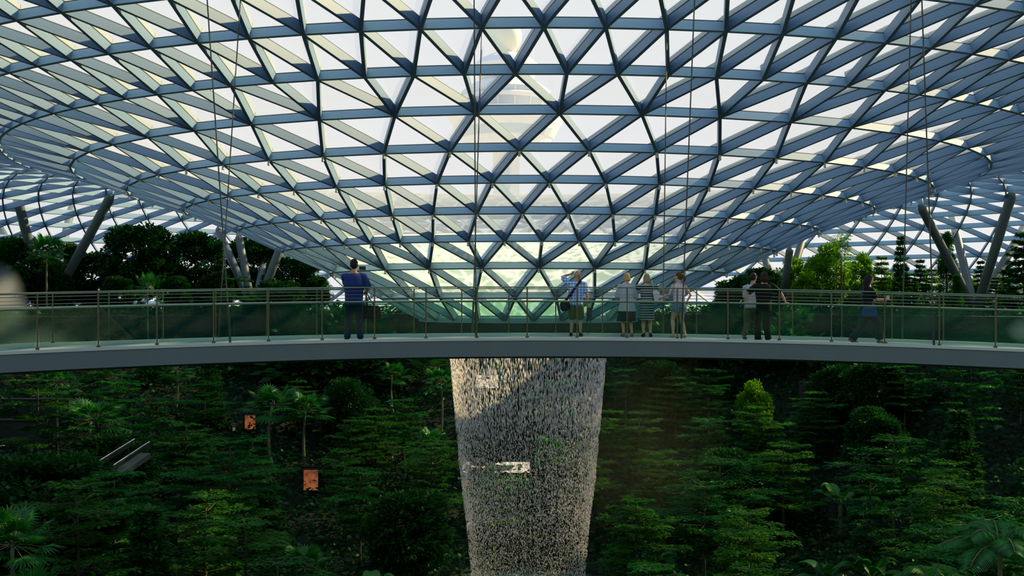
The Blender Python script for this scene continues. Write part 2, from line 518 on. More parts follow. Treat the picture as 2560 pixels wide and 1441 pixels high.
# ------------------------------------------------------------------ terrain: garden terrace around a deep planted valley
def valley_u(x, y):
    dx = (x - AX.x) / 44.0
    dy = (y - AX.y) / 44.0 if y > AX.y else (y - AX.y) / 55.5
    return math.hypot(dx, dy)
def ground(x, y):
    u = valley_u(x, y)
    if u >= 1.0: return -1.15 if y > 12 else -1.6
    if u >= 0.97: return -4.6 + (u - .97) / .03 * 3.45
    if u <= 0.22: return -16.5
    t = (u - .22) / .75
    return -16.5 + 11.9 * (t ** 1.7)
tb = MB()
na_, rad = 120, [0.02, .12, .22, .30, .38, .46, .54, .62, .70, .78, .86, .92, .97, 1.0, 1.001, 1.12, 1.25, 1.4, 1.478]
rings_ = []
for u in rad:
    ring = []
    for k in range(na_):
        th = 2 * math.pi * k / na_
        sx, sy = math.sin(th), -math.cos(th)
        if u <= 1.0:
            R = u * 44.0; x = AX.x + sx * R; y = AX.y + (sy * u * (44.0 if sy > 0 else 55.5))
            z = ground(x, y) if u < 1.0 else (-1.15 if y > 12 else -1.6)
        else:
            t = (u - 1.0) / .478
            x0 = AX.x + sx * 44.0; y0 = AX.y + sy * (44.0 if sy > 0 else 55.5)
            x1 = AX.x + sx * 65.4; y1 = AX.y + sy * 65.4
            x = x0 + (x1 - x0) * t; y = y0 + (y1 - y0) * t
            z = -1.15 if y > 12 else -1.6
        ring.append(Vector((x, y, z)))
    rings_.append(ring)
tb.rings(rings_, cap=False)
tb.f.append(tuple(range(na_)))
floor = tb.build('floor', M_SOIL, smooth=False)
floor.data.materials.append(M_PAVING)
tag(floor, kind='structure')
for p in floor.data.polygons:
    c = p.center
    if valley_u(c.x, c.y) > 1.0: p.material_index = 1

def hit(px, py, dmin=8.0, dmax=125.0):
    """where the sight line through the photograph's pixel meets the ground"""
    d = dmin
    while d < dmax:
        p = ray(px, py, d)
        if p.z <= ground(p.x, p.y): return p
        d += 0.25
    return ray(px, py, dmax)

# outside
og = MB()
og.rings([circle(65.6, -1.8, 96), circle(90, -1.9, 96), circle(900, -2.0, 96)], cap=False)
o = og.build('ground', M_TARMAC); tag(o, kind='structure')

# ------------------------------------------------------------------ control tower far behind the roof
TD = 230.0
TX = (1266 - 1280) / F_PX * TD
S = TD / F_PX
def tz(py): return (HORIZON - py) * S
tower = empty('control_tower', (TX, TD, -2.0), 'pale airport control tower with white radar dome seen hazily through the glass roof', 'tower')
def lathe(prof, name, mat, seg=32, parent=tower, smooth=False):
    mb = MB()
    mb.rings([[Vector((r * math.cos(2 * math.pi * (k + .5) / seg), r * math.sin(2 * math.pi * (k + .5) / seg), z + 2.0)) for k in range(seg)] for (r, z) in prof])
    return mb.build(name, mat, parent, smooth)
def pr(*a): return [(w * S, tz(y)) for (w, y) in a]
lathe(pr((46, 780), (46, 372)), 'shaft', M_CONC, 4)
for y0 in (415, 432, 470, 498, 540, 575):
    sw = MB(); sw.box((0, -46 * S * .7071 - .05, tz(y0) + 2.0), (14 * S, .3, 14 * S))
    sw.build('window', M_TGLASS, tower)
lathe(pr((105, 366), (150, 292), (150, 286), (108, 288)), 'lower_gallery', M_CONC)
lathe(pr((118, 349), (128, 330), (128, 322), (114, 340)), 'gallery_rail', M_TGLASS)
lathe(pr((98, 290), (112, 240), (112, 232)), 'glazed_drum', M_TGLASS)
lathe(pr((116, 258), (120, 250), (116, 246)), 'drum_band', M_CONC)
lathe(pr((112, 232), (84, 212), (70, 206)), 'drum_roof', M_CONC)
for k in range(16):
    t = 2 * math.pi * (k + .5) / 16
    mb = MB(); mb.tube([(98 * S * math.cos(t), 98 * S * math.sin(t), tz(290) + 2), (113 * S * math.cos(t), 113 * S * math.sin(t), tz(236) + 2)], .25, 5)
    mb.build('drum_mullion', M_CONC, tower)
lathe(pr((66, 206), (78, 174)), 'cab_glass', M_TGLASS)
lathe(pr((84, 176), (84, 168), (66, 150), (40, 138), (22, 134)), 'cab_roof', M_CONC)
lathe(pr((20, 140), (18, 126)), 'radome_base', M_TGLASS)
mb = MB(); mb.ball((0, 0, tz(92) + 2), (39 * S, 39 * S, 42 * S), None, 20, 14)
mb.build('radome', M_RADOME, tower, True)
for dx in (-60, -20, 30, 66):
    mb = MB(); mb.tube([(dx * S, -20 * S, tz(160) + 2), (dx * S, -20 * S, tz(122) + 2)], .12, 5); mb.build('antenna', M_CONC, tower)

# pale terminal building outside on the right
tb_ = empty('terminal_building', ((2400 - 1280) / F_PX * 170, 170, -2.0), 'pale flat roofed building outside the glass wall on the right', 'building')
mb = MB(); mb.box((0, 0, 2.5), (64, 12, 5.0)); mb.build('wall', M_CONC, tb_)
mb = MB(); mb.box((0, 0, 5.3), (66, 14, .6)); mb.build('roof', M_FRAME, tb_)
for k in range(24):
    mb = MB(); mb.box((-30 + k * 2.6, -6.05, 3.2), (1.7, .2, 1.8))
    mb.build('window', M_TGLASS, tb_)

# ------------------------------------------------------------------ branching steel columns
def column_group(base_px, base_d, arms, label):
    b = ray(base_px[0], base_px[1], base_d)
    b.z = ground(b.x, b.y)
    e = empty('branching_column', b, label, 'column', 'branching roof columns')
    mb = MB(); mb.tube([(0, 0, -.05), (0, 0, .5), (0, 0, .6)], [.85, .75, .45], 16); mb.build('base', M_COLUMN, e)
    for (px, py, d, r) in arms:
        q = ray(px, py, d) - b
        s = Vector((0, 0, .5)) + Vector((q.x, q.y, 0)).normalized() * .25
        mb = MB()
        mb.tube([s, s + (q - s) * .04, s + (q - s) * .96, q], [r * .6, r, r, r * .55], 14)
        mb.build('arm', M_COLUMN, e, True)
        # forked head that meets the roof
        mb = MB(); mb.tube([q - (q - s) * .02, q + Vector((.1, 0, .5))], [r * .5, r * .3], 10); mb.build('head', M_STEEL, e, True)
    return e
column_group((2438, 780), 96, [(2300, 512, 88, .36), (2376, 524, 104, .36), (2532, 478, 90, .40), (2600, 500, 104, .38)], 'four armed steel column in the garden at the right end of the bridge')
column_group((118, 780), 97, [(36, 466, 92, .40), (181, 512, 106, .36), (280, 486, 92, .40), (-40, 500, 104, .36)], 'thick steel column rising from dark trees at the left edge')
column_group((636, 782), 99, [(544, 572, 106, .36), (596, 588, 100, .36), (668, 612, 108, .36), (702, 618, 98, .38)], 'steel V column beside the large dark tree left of the funnel')
column_group((1952, 782), 102, [(1910, 640, 108, .34), (2006, 600, 106, .36), (1975, 620, 98, .34)], 'steel column half hidden in bright leaves right of the funnel')

# ------------------------------------------------------------------ footbridge
def by(x): return 25.0 + .1096 * x - .0186 * x * x      # plan line of the near deck edge
def bz(x): return -.85 - .0017 * x * x                  # cambered deck level
def bt(x):
    t = Vector((1.0, .1096 - .0372 * x, 0)).normalized()
    return t, Vector((-t.y, t.x, 0))                    # tangent, inward normal (away from the camera)
def bp(x, off, dz=0.0):
    t, n = bt(x)
    return Vector((x, by(x), bz(x) + dz)) + n * off
X0, X1 = -18.0, 18.5
xs = [X0 + (X1 - X0) * k / 90 for k in range(91)]
WID = 3.2
bridge = empty('footbridge', (0, 25.0, 0), 'slender grey pedestrian footbridge with glass balustrades crossing in front of the waterfall', 'bridge')
BO = Vector((0, 25.0, 0))
def strip(name, sec, mat, parent=bridge, xr=None):
    """sec: list of (offset across, height above deck) giving a closed cross-section swept along the bridge"""
    mb = MB()
    rr = [[bp(x, o, z) - BO for (o, z) in sec] for x in (xr or xs)]
    mb.rings(rr)
    return mb.build(name, mat, parent)
strip('deck', [(-.02, -.02), (WID + .02, -.02), (WID + .02, -.10), (-.02, -.10)], M_DECK)
strip('girder', [(-.06, -.03), (.0, -.03), (.0, -.09), (WID, -.09), (WID + .06, -.03), (WID + .06, -.34), (WID - .5, -.46), (.5, -.46), (-.04, -.39)], M_BRIDGE)
strip('kerb', [(-.08, .035), (.10, .035), (.10, -.03), (-.08, -.03)], M_KERB)
strip('kerb', [(WID - .10, .05), (WID + .08, .05), (WID + .08, -.02), (WID - .10, -.02)], M_KERB)

def arc_positions(x_start, step, off):
    out = [x_start]
    for sgn in (1, -1):
        x = x_start
        while X0 + .3 < x < X1 - .3:
            t, n = bt(x)
            k = 1.0 + off * (.0372) * t.x ** 3          # the far edge is longer or shorter than the near one
            x += sgn * step * t.x / max(k, .2)
            out.append(x)
    return sorted(out)
def railing(off, x_start, step, label):
    e = bpy.data.objects.new('railing', None); e.empty_display_size = .1; link(e, bridge); e['label'] = label
    px = arc_positions(x_start, step, off)
    for x in px:
        mb = MB()
        t, n = bt(x)
        a = math.atan2(t.y, t.x)
        p = bp(x, off) - BO
        mb.box((p.x, p.y, p.z + .60), (.028, .055, 1.17), a)
        mb.box((p.x, p.y, p.z + .05), (.07, .10, .06), a)
        mb.box((p.x, p.y, p.z + .86), (.06, .075, .03), a)
        mb.build('post', M_BRASS, e)
    for i in range(len(px) - 1):
        a, b = px[i] + .035, px[i + 1] - .035
        mb = MB()
        pts = []
        for (x, z) in ((a, .07), (b, .07), (b, .845), (a, .845)):
            pts.append(bp(x, off, z) - BO)
        t, n = bt((a + b) / 2)
        mb.add([p for p in pts] + [p + n * .014 for p in pts], [(0, 1, 2, 3), (7, 6, 5, 4), (0, 4, 5, 1), (1, 5, 6, 2), (2, 6, 7, 3), (3, 7, 4, 0)])
        mb.build('glass_panel', M_RAILGLASS, e)
    mb = MB(); mb.tube([bp(x, off, .865) - BO for x in xs], .024, 8); mb.build('handrail', M_RAIL, e)
    mb = MB(); mb.tube([bp(x, off, 1.185) - BO for x in xs], .017, 6); mb.build('top_rail', M_RAIL, e)
    for z in (.95, 1.03, 1.11):
        mb = MB(); mb.tube([bp(x, off, z) - BO for x in xs], .0045, 5); mb.build('tension_wire', M_RAIL, e)
    return e
railing(.0, .345, 1.147, 'balustrade along the near edge')
railing(WID, .24, 1.21, 'balustrade along the far edge')
# woven mesh behind the leftmost bays
ms = MB()
for k in range(150):
    x = -10.9 + k * .03
    a = bp(x, WID - .06, .84) - BO; b = bp(x + .62, WID - .06, .08) - BO
    if b.x > -8.9: continue
    ms.tube([a, b], .005, 4, False)
ms.build('wire_mesh', M_BRASS, bridge)

# hanging cables: foot on the deck edge, top on the roof
def cable(foot, top, label):
    o = MB()
    o.tube([foot, foot + (top - foot) * .006, foot + (top - foot) * .5, top], [.028, .016, .016, .016], 6)
    o.tube([foot - Vector((0, 0, .03)), foot + (top - foot).normalized() * .9], .026, 6)
    c = o.build('suspension_cable', M_CABLE)
    tag(c, label, 'cable', 'cables holding up the bridge')
def foot(px, far):
    x = (px - 1280) / F_PX * (28.2 if far else 24.6)
    for _ in range(6):
        p = bp(x, WID if far else 0.0, 0)
        x += ((px - 1280) / F_PX) * p.y - p.x
    return bp(x, WID if far else 0.0, .0)
def roofpt(px, R=None, py=None, d=None):
    p = ray(px, py, d)
    return p
def up(px0, d0, z0): return Vector(((px0 - 1280) / F_PX * d0, d0, z0))
cable(foot(576, False), up(503, 25.2, 8.95), 'near cable of the crossing pair at the left of the bridge')
cable(foot(546, True), up(606, 28.0, 8.45), 'far cable of the crossing pair at the left of the bridge')
cable(foot(1190, False), up(1184, 25.2, 8.95), 'dark cable rising from the near railing left of the waterfall centre')
cable(foot(1181, True), node(9, -1), 'thin cable running from a roof node to the far railing left of the waterfall centre')
cable(foot(1703, False), up(1745, 25.2, 8.95), 'dark cable beside the woman in denim shorts')
cable(foot(1657, True), node(9, 2), 'thin cable hanging from a roof node above the two blonde women')
cable(foot(2335, False), up(2296, 24.6, 8.95), 'dark cable right of the walking woman')
cable(foot(2255, True), up(2279, 28.4, 8.3), 'thin far cable right of the walking woman')

# ------------------------------------------------------------------ waterfall: falling drops from the funnel's mouth
m_drop, nt, out = new_mat('falling_water')
d1 = N(nt, 'ShaderNodeBsdfDiffuse'); d1.inputs[0].default_value = (0.93, 0.93, 0.93, 1)
d2 = N(nt, 'ShaderNodeBsdfTranslucent'); d2.inputs[0].default_value = (0.93, 0.92, 0.90, 1)
mx = N(nt, 'ShaderNodeMixShader'); mx.inputs[0].default_value = 0.5
nt.links.new(d1.outputs[0], mx.inputs[1]); nt.links.new(d2.outputs[0], mx.inputs[2])
nt.links.new(mx.outputs[0], out.inputs[0])
WF = [(-1.2, 4.72), (-2.9, 4.27), (-6.4, 3.97), (-9.7, 3.68), (-12.0, 3.38), (-15.0, 3.12), (-21.0, 2.95)]
rng = np.random.default_rng(5)
def drops(n, zlo, zhi, spread, ln, wd):
    z = rng.uniform(zlo, zhi, n)
    th = rng.uniform(0, 2 * np.pi, n)
    zz = np.array([a for a, b in WF][::-1]); rr = np.array([b for a, b in WF][::-1])
    # water leaves the lip in uneven strands
    st = 0.5 + 0.5 * np.sin(th * 61 + 2.0 * np.sin(th * 7)) * np.sin(th * 23 + 1.0)
    r = np.interp(z, zz, rr) * (1 - np.abs(rng.normal(0, spread, n)))
    L = ln * rng.uniform(.5, 1.6, n); W = wd * rng.uniform(.6, 1.5, n)
    c = np.stack([r * np.sin(th), -r * np.cos(th), z], 1)
    keep = rng.uniform(0, 1, n) < (.35 + .65 * st)
    c, L, W, th = c[keep], L[keep], W[keep], th[keep]
    n = len(c)
    V = np.zeros((n, 5, 3))
    V[:, 0] = c + np.stack([0 * L, 0 * L, L / 2], 1)
    V[:, 1] = c - np.stack([0 * L, 0 * L, L / 2], 1)
    for k in range(3):
        a = th + 2 * np.pi * k / 3
        V[:, 2 + k] = c + np.stack([W / 2 * np.cos(a), W / 2 * np.sin(a), -L * .1], 1)
    b = (np.arange(n) * 5)[:, None]
    F = np.concatenate([b + np.array([[0, 2, 3]]), b + np.array([[0, 3, 4]]), b + np.array([[0, 4, 2]]),
                        b + np.array([[1, 3, 2]]), b + np.array([[1, 4, 3]]), b + np.array([[1, 2, 4]])])
    return V.reshape(-1, 3), F
fall = empty('waterfall', (AX.x, AX.y, 0), 'tall round white waterfall dropping from the funnel mouth into the green valley', 'waterfall')
for (nm, args) in (('upper_curtain', (15000, -7.0, -1.2, .016, .30, .034)), ('middle_curtain', (11000, -12.5, -4.0, .035, .16, .030)),
                   ('lower_spray', (40000, -16.4, -7.0, .06, .075, .022))):
    V, F = drops(*args)
    me = np_mesh(nm, V, [F]); me.materials.append(m_drop)
    o = link(bpy.data.objects.new(nm, me), fall); o['kind'] = 'stuff'

# pool at the foot
mb = MB(); mb.rings([[p - AX for p in circle(7.0, -16.3, 48)], [p - AX for p in circle(7.0, -16.6, 48)]])
pm = paint('pool_water', (0.05, 0.09, 0.08), 0.05, 0.2, 1.0, 0.0, 0.6)
pool = mb.build('pool', pm); pool.location = AX; tag(pool, 'round dark pool under the waterfall', 'pool')

# mist
def mist(name, loc, rad_, dens, label, col=(.78, .95, .98)):
    m, nt, out = new_mat(name)
    vs = N(nt, 'ShaderNodeVolumeScatter'); vs.inputs['Color'].default_value = col + (1,); vs.inputs['Anisotropy'].default_value = .2
    tc = N(nt, 'ShaderNodeTexCoord')
    ln = N(nt, 'ShaderNodeVectorMath', operation='LENGTH'); nt.links.new(tc.outputs['Object'], ln.inputs[0])
    mr = N(nt, 'ShaderNodeMapRange'); mr.inputs[1].default_value = 1.0; mr.inputs[2].default_value = .25; mr.inputs[3].default_value = 0; mr.inputs[4].default_value = dens
    nt.links.new(ln.outputs['Value'], mr.inputs[0])
    nz = N(nt, 'ShaderNodeTexNoise'); nz.inputs['Scale'].default_value = 1.6; nt.links.new(tc.outputs['Object'], nz.inputs['Vector'])
    mm = N(nt, 'ShaderNodeMath', operation='MULTIPLY'); nt.links.new(mr.outputs[0], mm.inputs[0]); nt.links.new(nz.outputs[0], mm.inputs[1])
    nt.links.new(mm.outputs[0], vs.inputs['Density'])
    nt.links.new(vs.outputs[0], out.inputs['Volume'])
    mb = MB(); mb.ball((0, 0, 0), (1, 1, 1), None, 24, 14)
    o = mb.build(name, m, None, True); o.location = loc; o.scale = rad_
    tag(o, label, 'mist', kind='stuff')
mist('mist_plume', ray(0, 790, 33), (.85, .85, 1.7), 2.6, 'white mist plume rising behind the left end of the bridge')
mist('mist_puff', ray(75, 870, 33), (1.7, .8, .75), 1.1, 'low drifting mist behind the mesh balustrade at left')
mist('mist_puff', ray(2562, 826, 33), (.55, .5, .42), 3.0, 'small white mist puff behind the right end of the bridge')
mist('mist_haze', (6.6, 59.0, -7.0), (5.4, 4.0, 6.5), .022, 'thin sunlit haze drifting right of the waterfall', (.8, .95, .6))

# ------------------------------------------------------------------ trees and plants
class Leaves:
    def __init__(self, seed):
        self.r = np.random.default_rng(seed); self.V = []; self.n = 0
    def add(self, c, d, up, L, W, droop=0.0):
        """diamond leaves: centres c (n,3), directions d, face normals up"""
        c = np.asarray(c, float); n = len(c)
        d = d / (np.linalg.norm(d, axis=1, keepdims=True) + 1e-9)
        s = np.cross(d, up); s /= (np.linalg.norm(s, axis=1, keepdims=True) + 1e-9)
        L = np.broadcast_to(L, (n,))[:, None]; W = np.broadcast_to(W, (n,))[:, None]
        V = np.zeros((n, 4, 3))
        V[:, 0] = c
        V[:, 1] = c + d * L * .45 + s * W / 2
        V[:, 2] = c + d * L; V[:, 2, 2] -= (droop * L[:, 0])
        V[:, 3] = c + d * L * .45 - s * W / 2
        self.V.append(V.reshape(-1, 3)); self.n += n
    def mesh(self, name, mat):
        V = np.concatenate(self.V)
        F = np.arange(self.n * 4).reshape(-1, 4)
        me = np_mesh(name, V, [F]); me.materials.append(mat)
        return me

def unit(r, n):
    v = r.normal(size=(n, 3)); return v / np.linalg.norm(v, axis=1, keepdims=True)

def trunk_mesh(seed, H, r0, r1, mat, lean=.15, branches=()):
    rnd = random.Random(seed)
    mb = MB()
    pts = []; lx, ly = rnd.uniform(-lean, lean), rnd.uniform(-lean, lean)
    for i in range(7):
        t = i / 6
        pts.append((lx * math.sin(t * 3), ly * math.sin(t * 2.4), H * t))
    mb.tube(pts, [r0 * (1.5 if i == 0 else 1) + (r1 - r0) * (i / 6) for i in range(7)], 8)
    for (z, a, L, rise) in branches:
        c, s = math.cos(a), math.sin(a)
        mb.tube([(0, 0, z), (c * L * .5, s * L * .5, z + rise * .35), (c * L, s * L, z + rise)], [r1 * .9, r1 * .55, r1 * .2], 5)
    me = mb.mesh('trunk', True); me.materials.append(mat)
    return me

# every prototype: dict of part name -> (mesh); built for unit height where noted
def proto_layered(seed, H=6.5, R=2.3, mat=L_LAYER, tiers=7, start=.42):
    lv = Leaves(seed); r = lv.r
    br = []
    for t in range(tiers):
        f = t / (tiers - 1)
        z = H * (start + (1 - start) * f)
        Rt = R * (1.0 - .55 * f ** 2.8) * r.uniform(.6, 1.18) * (0.72 + .28 * min(1, t / 2))
        nb = int(r.integers(5, 9))
        a0 = r.uniform(0, 6.28)
        for b in range(nb):
            a = a0 + 6.283 * b / nb + r.uniform(-.3, .3)
            Lb = Rt * r.uniform(.5, 1.2); rise = Lb * r.uniform(-.06, .22)
            br.append((z, a, Lb, rise))
            m = int(14 + 12 * Lb / R)
            ts = r.uniform(.2, 1.0, m)
            for tt in ts:
                c0 = np.array([math.cos(a) * Lb * tt, math.sin(a) * Lb * tt, z + rise * (tt ** 1.5)])
                ang = a + r.choice([-1, 1]) * r.uniform(.4, 1.1)
                ls = .42 * Lb * (1.15 - .75 * tt) + .12
                k = 9
                s = np.linspace(.1, 1, k) * ls
                C = c0 + np.stack([np.cos(ang) * s, np.sin(ang) * s, - .03 * s + r.normal(0, .03, k)], 1)
                la = ang + np.where(np.arange(k) % 2 == 0, .8, -.8) + r.normal(0, .3, k)
                D = np.stack([np.cos(la), np.sin(la), r.normal(-.05, .15, k)], 1)
                upv = np.stack([r.normal(0, .35, k), r.normal(0, .35, k), np.ones(k)], 1)
                lv.add(C, D, upv, r.uniform(.15, .27, k), r.uniform(.08, .13, k), .1)
    return {'foliage': lv.mesh('foliage', mat), 'trunk': trunk_mesh(seed, H * .97, .085, .03, M_BARK, .12, [b for b in br if b[2] > .5][::2])}

def proto_round(seed, H=7.0, R=2.6, mat=L_ROUND, squash=1.1, clumps=120, zc=.60):
    lv = Leaves(seed); r = lv.r
    br = []
    for c in range(clumps):
        u = unit(r, 1)[0]
        rad = r.uniform(.55, 1.0) ** .5
        cc = np.array([u[0] * R * rad, u[1] * R * rad, H * zc + u[2] * (H * (1 - zc)) * rad])
        if cc[2] < H * .22: cc[2] = H * .22 + r.uniform(0, .5)
        k = 150
        rr_ = r.uniform(.40, .85) * R / 2.6
        off = unit(r, k) * (r.uniform(.2, 1, k) ** .5)[:, None] * rr_ * np.array([1.25, 1.25, .8])
        out_ = off + u * .4
        upv = unit(r, k) + np.array([0, 0, 1.2])
        lv.add(cc + off, out_ + r.normal(0, .4, (k, 3)), upv, r.uniform(.24, .42, k), r.uniform(.14, .22, k), .1)
        if c % 5 == 0: br.append((H * .3, math.atan2(u[1], u[0]), R * .6, H * .25))
    return {'foliage': lv.mesh('foliage', mat), 'trunk': trunk_mesh(seed, H * .8, .17, .06, M_BARK_DARK, .2, br)}

def proto_column_conifer(seed, H=7.0, R=1.1, mat=L_CONIFER):
    lv = Leaves(seed); r = lv.r
    for c in range(150):
        z = H * r.uniform(.06, 1.0); f = z / H
        Rt = R * (1 - f ** 2.2) * (.75 + .25 * math.sin(f * 21 + 1)) * (1 if f > .12 else .8)
        a = r.uniform(0, 6.283); q = Rt * r.uniform(.6, 1.05)
        cc = np.array([math.cos(a) * q, math.sin(a) * q, z])
        k = 70
        off = unit(r, k) * (r.uniform(.1, 1, k) ** .5)[:, None] * .34
        D = off * 1.0 + np.array([math.cos(a) * .5, math.sin(a) * .5, .35])
        lv.add(cc + off, D, unit(r, k) + np.array([0, 0, .4]), r.uniform(.12, .24, k), r.uniform(.05, .09, k))
    return {'foliage': lv.mesh('foliage', mat), 'trunk': trunk_mesh(seed, H * .95, .12, .03, M_BARK_DARK, .05)}

def proto_whorled(seed, H=6.0, R=1.5, mat=L_CONIFER, start=.10, gap=.46):
    lv = Leaves(seed); r = lv.r
    br = []; z = H * start
    while z < H:
        f = z / H
        Lb0 = R * (1.05 - f) ** .75 + .1
        nb = 6; a0 = r.uniform(0, 6)
        for b in range(nb):
            a = a0 + 6.283 * b / nb + r.uniform(-.2, .2); Lb = Lb0 * r.uniform(.7, 1.1)
            rise = Lb * r.uniform(-.12, .25)
            br.append((z, a, Lb, rise))
            k = int(75 * Lb + 24)
            tt = r.uniform(.12, 1, k)
            C = np.stack([np.cos(a) * Lb * tt, np.sin(a) * Lb * tt, z + rise * tt + r.normal(0, .05, k)], 1)
            la = a + r.choice([-1, 1], k) * r.uniform(.5, 1.1, k)
            D = np.stack([np.cos(la), np.sin(la), r.normal(.12, .35, k)], 1)
            lv.add(C, D, np.stack([r.normal(0, .5, k), r.normal(0, .5, k), np.ones(k)], 1), r.uniform(.22, .42, k), r.uniform(.08, .14, k), .08)
        z += gap * r.uniform(.8, 1.2)
    return {'foliage': lv.mesh('foliage', mat), 'trunk': trunk_mesh(seed, H, .075, .018, M_BARK_DARK, .05, br[::1])}

def proto_fanpalm(seed, H=6.0, mat=L_PALM, nf=22, fr=1.05, bark=M_BARK_PALE, pet=1.15):
    lv = Leaves(seed); r = lv.r
    top = np.array([0, 0, H])
    mb = MB()
    for i in range(nf):
        a = i * 2.39996 + r.uniform(-.2, .2)
        el = 1.25 - 1.75 * (i / nf) + r.uniform(-.12, .12)
        d = np.array([math.cos(a) * math.cos(el), math.sin(a) * math.cos(el), math.sin(el)])
        hub = top + d * pet * r.uniform(.75, 1.1) + np.array([0, 0, -.15 * (1 - el)])
        mb.tube([tuple(top), tuple((top + hub) / 2 + np.array([0, 0, .05])), tuple(hub)], [.025, .018, .014], 5)
        side = np.cross(d, [0, 0, 1]); side /= np.linalg.norm(side) + 1e-9
        up_ = np.cross(side, d)
        k = 19
        fa = np.linspace(-1.9, 1.9, k)
        D = d * np.cos(fa)[:, None] + side * np.sin(fa)[:, None] + up_ * (.12 * np.cos(fa * 2))[:, None]
        lv.add(np.repeat(hub[None], k, 0), D, np.repeat(up_[None], k, 0) + r.normal(0, .25, (k, 3)), fr * (1 - .18 * np.abs(fa)), .15, .22)
    st = mb.mesh('frond_stalk', True); st.materials.append(bark)
    return {'crown': lv.mesh('crown', mat), 'trunk': trunk_mesh(seed, H, .10, .075, bark, .25), 'frond_stalk': st}

def proto_pinnate(seed, H=2.5, nf=14, Lf=2.6, mat=L_PALM):
    lv = Leaves(seed); r = lv.r
    mb = MB()
    for i in range(nf):
        a = i * 2.39996 + r.uniform(-.2, .2); el = 1.3 - 1.0 * (i / nf)
        pts = []
        for s in np.linspace(0, 1, 9):
            rr_ = Lf * s
            x = rr_ * math.cos(el) + .25 * Lf * s * s * .6
            zz = rr_ * math.sin(el) - .75 * Lf * s ** 2.4 * .8
            pts.append(np.array([math.cos(a) * x, math.sin(a) * x, H + zz]))
        mb.tube([tuple(p) for p in pts], [.03 - .0025 * j for j in range(9)], 5)
        k = 34
        s = np.linspace(.15, 1, k)
        P = np.array([[np.interp(q, np.linspace(0, 1, 9), [p[c] for p in pts]) for c in range(3)] for q in s])
        T = np.gradient(P, axis=0); T /= np.linalg.norm(T, axis=1, keepdims=True)
        S_ = np.cross(T, np.array([0, 0, 1.0])); S_ /= np.linalg.norm(S_, axis=1, keepdims=True) + 1e-9
        upv = np.cross(S_, T)
        for sg in (-1, 1):
            D = T * .6 + S_ * sg * 1.0 - upv * .15
            lv.add(P, D, upv + r.normal(0, .15, (k, 3)), .62 * np.sin(np.clip(s * 2.6 + .25, 0, 3.0)) + .12, .042, .18)
    st = mb.mesh('frond_stalk', True); st.materials.append(M_BARK_PALE)
    return {'crown': lv.mesh('crown', mat), 'trunk': trunk_mesh(seed, H, .09, .07, M_BARK_PALE, .1), 'frond_stalk': st}

def proto_banana(seed, H=1.4, nf=8, Lf=2.0, mat=L_PALM):
    r = np.random.default_rng(seed)
    mb = MB()
    for i in range(nf):
        a = i * 2.39996 + r.uniform(-.3, .3); el = 1.25 - .9 * (i / nf)
        rows = []
        for s in np.linspace(0, 1, 10):
            x = Lf * s * math.cos(el) + .12 * Lf * s * s
            z = Lf * s * math.sin(el) - .55 * Lf * s ** 2.6
            w = .30 * math.sin(min(1, max(0, (s - .18) / .82)) ** .6 * math.pi) * Lf / 2 + .012
            d = np.array([math.cos(a), math.sin(a)]); sd = np.array([-d[1], d[0]])
            mid = np.array([d[0] * x, d[1] * x, H + z])
            rows.append((mid + np.array([sd[0] * w, sd[1] * w, w * .35]), mid, mid - np.array([sd[0] * w, sd[1] * w, -w * .35])))
        b = len(mb.v)
        for t in rows: mb.v += [tuple(p) for p in t]
        for j in range(9):
            for c in (0, 1):
                mb.f.append((b + j * 3 + c, b + j * 3 + c + 1, b + j * 3 + 3 + c + 1, b + j * 3 + 3 + c))
    me = mb.mesh('blade_leaves', True); me.materials.append(mat)
    return {'crown': me, 'trunk': trunk_mesh(seed, H, .12, .09, M_BARK_PALE, .05)}

def proto_shrub(seed, R=1.1, mat=L_SHADE, H=1.2):
    lv = Leaves(seed); r = lv.r
    for c in range(26):
        u = unit(r, 1)[0]; u[2] = abs(u[2])
        cc = u * np.array([R, R, H]) * r.uniform(.4, 1.0)
        k = 60
        off = unit(r, k) * (r.uniform(.1, 1, k) ** .5)[:, None] * .38
        lv.add(cc + off, off + u * .3, unit(r, k) + np.array([0, 0, 1.0]), r.uniform(.14, .28, k), r.uniform(.08, .14, k), .15)
    return {'foliage': lv.mesh('foliage', mat)}

def proto_bamboo(seed, H=8.0, mat=L_BRIGHT):
    lv = Leaves(seed); r = lv.r
    mb = MB()
    for q in range(4):
        x, y = r.uniform(-.6, .6), r.uniform(-.4, .4); h = H * r.uniform(.8, 1.0)
        lx, ly = r.uniform(-.25, .25), r.uniform(-.25, .25)
        mb.tube([(x, y, 0), (x + lx * .3, y + ly * .3, h * .5), (x + lx, y + ly, h)], [.05, .045, .015], 6)
        k = 150
        t = r.uniform(.55, 1.0, k); a = r.uniform(0, 6.28, k); q_ = r.uniform(.1, 1.0, k) * (1.25 - t) * 1.6
        C = np.stack([x + lx * t + np.cos(a) * q_, y + ly * t + np.sin(a) * q_, h * t + .2 * q_], 1)
        lv.add(C, np.stack([np.cos(a), np.sin(a), r.normal(0, .3, k)], 1), unit(r, k) + np.array([0, 0, .8]), r.uniform(.3, .55, k), .1, .2)
    me = mb.mesh('stems', True); me.materials.append(M_BARK_DARK)
    return {'foliage': lv.mesh('foliage', mat), 'stem': me}

